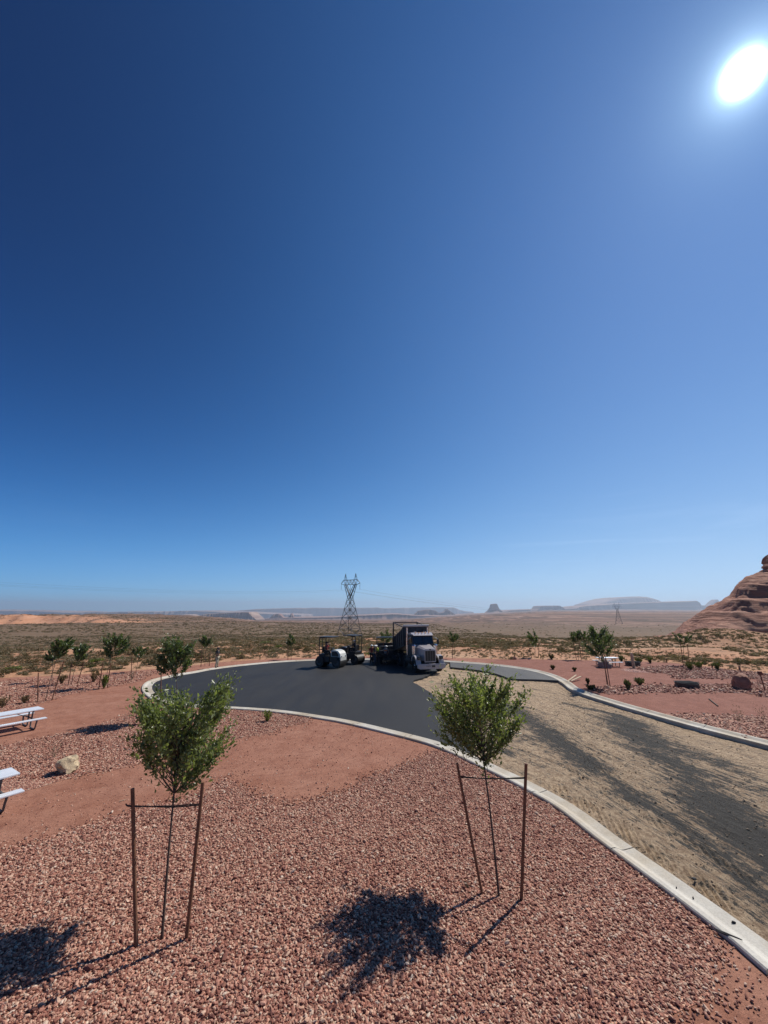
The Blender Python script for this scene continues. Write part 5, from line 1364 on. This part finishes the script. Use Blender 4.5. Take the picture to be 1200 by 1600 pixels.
# ------------------------------------------------------------------ transmission towers and wires
def pylon(D_px, Y, ztop_py, zbase_py, label, yaw):
    top = atY(D_px, ztop_py, Y); zb = atY(D_px, zbase_py, Y).z; Hh = top.z - zb
    r = empty('transmission_tower', (top.x, Y, zb), yaw); tag(r, label, 'power pylon', 'transmission towers across the desert'); k = Hh / 38.0; r.scale = (.82, .82, 1)
    lv = [(0, 6.6), (6.5, 5.3), (12.5, 4.0), (17, 3.0), (21, 2.1), (24.2, 1.35)]
    mb = MB(); W1, W2 = .30 * k, .17 * k
    def P(x, y, z): return Vector((x, y, z)) * k
    cs = [(-1, -1), (1, -1), (1, 1), (-1, 1)]
    for (z0, a0), (z1, a1) in zip(lv, lv[1:]):
        for i in range(4):
            c0, c1 = cs[i], cs[(i + 1) % 4]
            mb.bar(P(c0[0] * a0, c0[1] * a0, z0), P(c0[0] * a1, c0[1] * a1, z1), W1)
            mb.bar(P(c0[0] * a0, c0[1] * a0, z0), P(c1[0] * a1, c1[1] * a1, z1), W2); mb.bar(P(c1[0] * a0, c1[1] * a0, z0), P(c0[0] * a1, c0[1] * a1, z1), W2)
            mb.bar(P(c0[0] * a1, c0[1] * a1, z1), P(c1[0] * a1, c1[1] * a1, z1), W2)
    mb.build('lattice_body', M['galvanised'], r)
    for s_ in (-1, 1):
        mb = MB()
        for y in (-1, 1):
            mb.bar(P(s_ * 1.35, y * 1.35, 24.2), P(s_ * 5.2, y * .6, 31.5), W1); mb.bar(P(-s_ * 1.35, y * 1.35, 24.2), P(s_ * 3.6, y * .6, 31.5), W1)
            for q in range(3):
                f0, f1 = q / 3, (q + 1) / 3
                mb.bar(P(s_ * (1.35 + 3.85 * f0), y * (1.35 - .75 * f0), 24.2 + 7.3 * f0), P(s_ * (-1.35 + 4.95 * f1), y * (1.35 - .75 * f1), 24.2 + 7.3 * f1), W2)
            mb.bar(P(s_ * 3.6, y * .6, 34.2), P(s_ * 4.6, 0, 38), W2); mb.bar(P(s_ * 5.6, y * .6, 34.2), P(s_ * 4.6, 0, 38), W2)
            mb.bar(P(s_ * 4.1, y * .35, 36), P(s_ * 5.1, y * .35, 36), W2)
        mb.build('tower_arm', M['galvanised'], r)
    mb = MB()
    for y in (-.6, .6):
        mb.bar(P(-6, y, 31.5), P(6, y, 31.5), W2 * 1.2); mb.bar(P(-6, y, 34.2), P(6, y, 34.2), W2 * 1.2)
        for s_ in (-1, 1):
            mb.bar(P(s_ * 6, y, 31.5), P(s_ * 8.6, 0, 32.2), W2); mb.bar(P(s_ * 6, y, 34.2), P(s_ * 8.6, 0, 32.2), W2)
        for q in range(8):
            x0 = -6 + q * 1.5; mb.bar(P(x0, y, 31.5 if q % 2 else 34.2), P(x0 + 1.5, y, 34.2 if q % 2 else 31.5), W2)
    for q in range(9): mb.bar(P(-6 + q * 1.5, -.6, 31.5), P(-6 + q * 1.5, .6, 31.5), W2); 
    mb.build('crossbeam', M['galvanised'], r)
    ends = []
    for x in (-8.4, 0, 8.4):
        mb = MB(); z1 = 32.1 if x else 31.4
        for q in range(9): mb.cyl(P(x, 0, z1 - .25 - q * .36), P(x, 0, z1 - .40 - q * .36), .17 * k, .10 * k, 8)
        mb.bar(P(x, 0, z1), P(x, 0, z1 - 3.5), .08 * k); mb.build('insulator_string', M['dark_steel'], r)
        ends.append(Matrix.Translation(r.location) @ Matrix.Rotation(yaw, 4, 'Z') @ P(x * .82, 0, z1 - 3.5))
    return r, ends
tA, eA = pylon(548, 248, 896, 1001, 'tall steel lattice transmission tower behind the rollers', R(-33))
tB, eB = pylon(963, 760, 942, 975, 'distant lattice transmission tower in front of the right plateau', R(-33))
dv = (tA.location - tB.location); dv.z = 0; dv.normalize()
for k in range(3):
    def wire(a, b_, sag, label, r_):
        pts = [a.lerp(b_, i / 40) - Vector((0, 0, sag * 4 * (i / 40) * (1 - i / 40))) for i in range(41)]; mb = MB(); o_ = a.copy()
        mb.tube([q - o_ for q in pts], r_, 5); o = mb.build('power_line', M['galvanised']); o.location = o_
        tag(o, label, 'power line', 'conductors of the transmission line')
    nm = ('nearest', 'middle', 'farthest')[k]
    far_end = eA[k] + dv * 330; far_end.z = eA[k].z + 12
    wire(eA[k], far_end, 9, f'{nm} of the three power lines running left from the tower behind the rollers', .013)
    wire(eA[k], eB[k], 12, f'{nm} of the three power lines sagging between the two towers', .03)
# ------------------------------------------------------------------ air
hz = MB(); hz.box((-40000, -31000, -1100), (40000, 31000, 430))
hm = bpy.data.materials.new('haze_air'); hm.use_nodes = True; t = hm.node_tree; t.nodes.remove(t.nodes['Principled BSDF'])
pv = N(t, 'ShaderNodeVolumePrincipled'); pv.inputs['Color'].default_value = (.74, .85, 1, 1); pv.inputs['Density'].default_value = 5.4e-5; pv.inputs['Anisotropy'].default_value = .35
t.links.new(pv.outputs[0], t.nodes['Material Output'].inputs['Volume'])
tag(hz.build('haze', hm), kind='stuff')
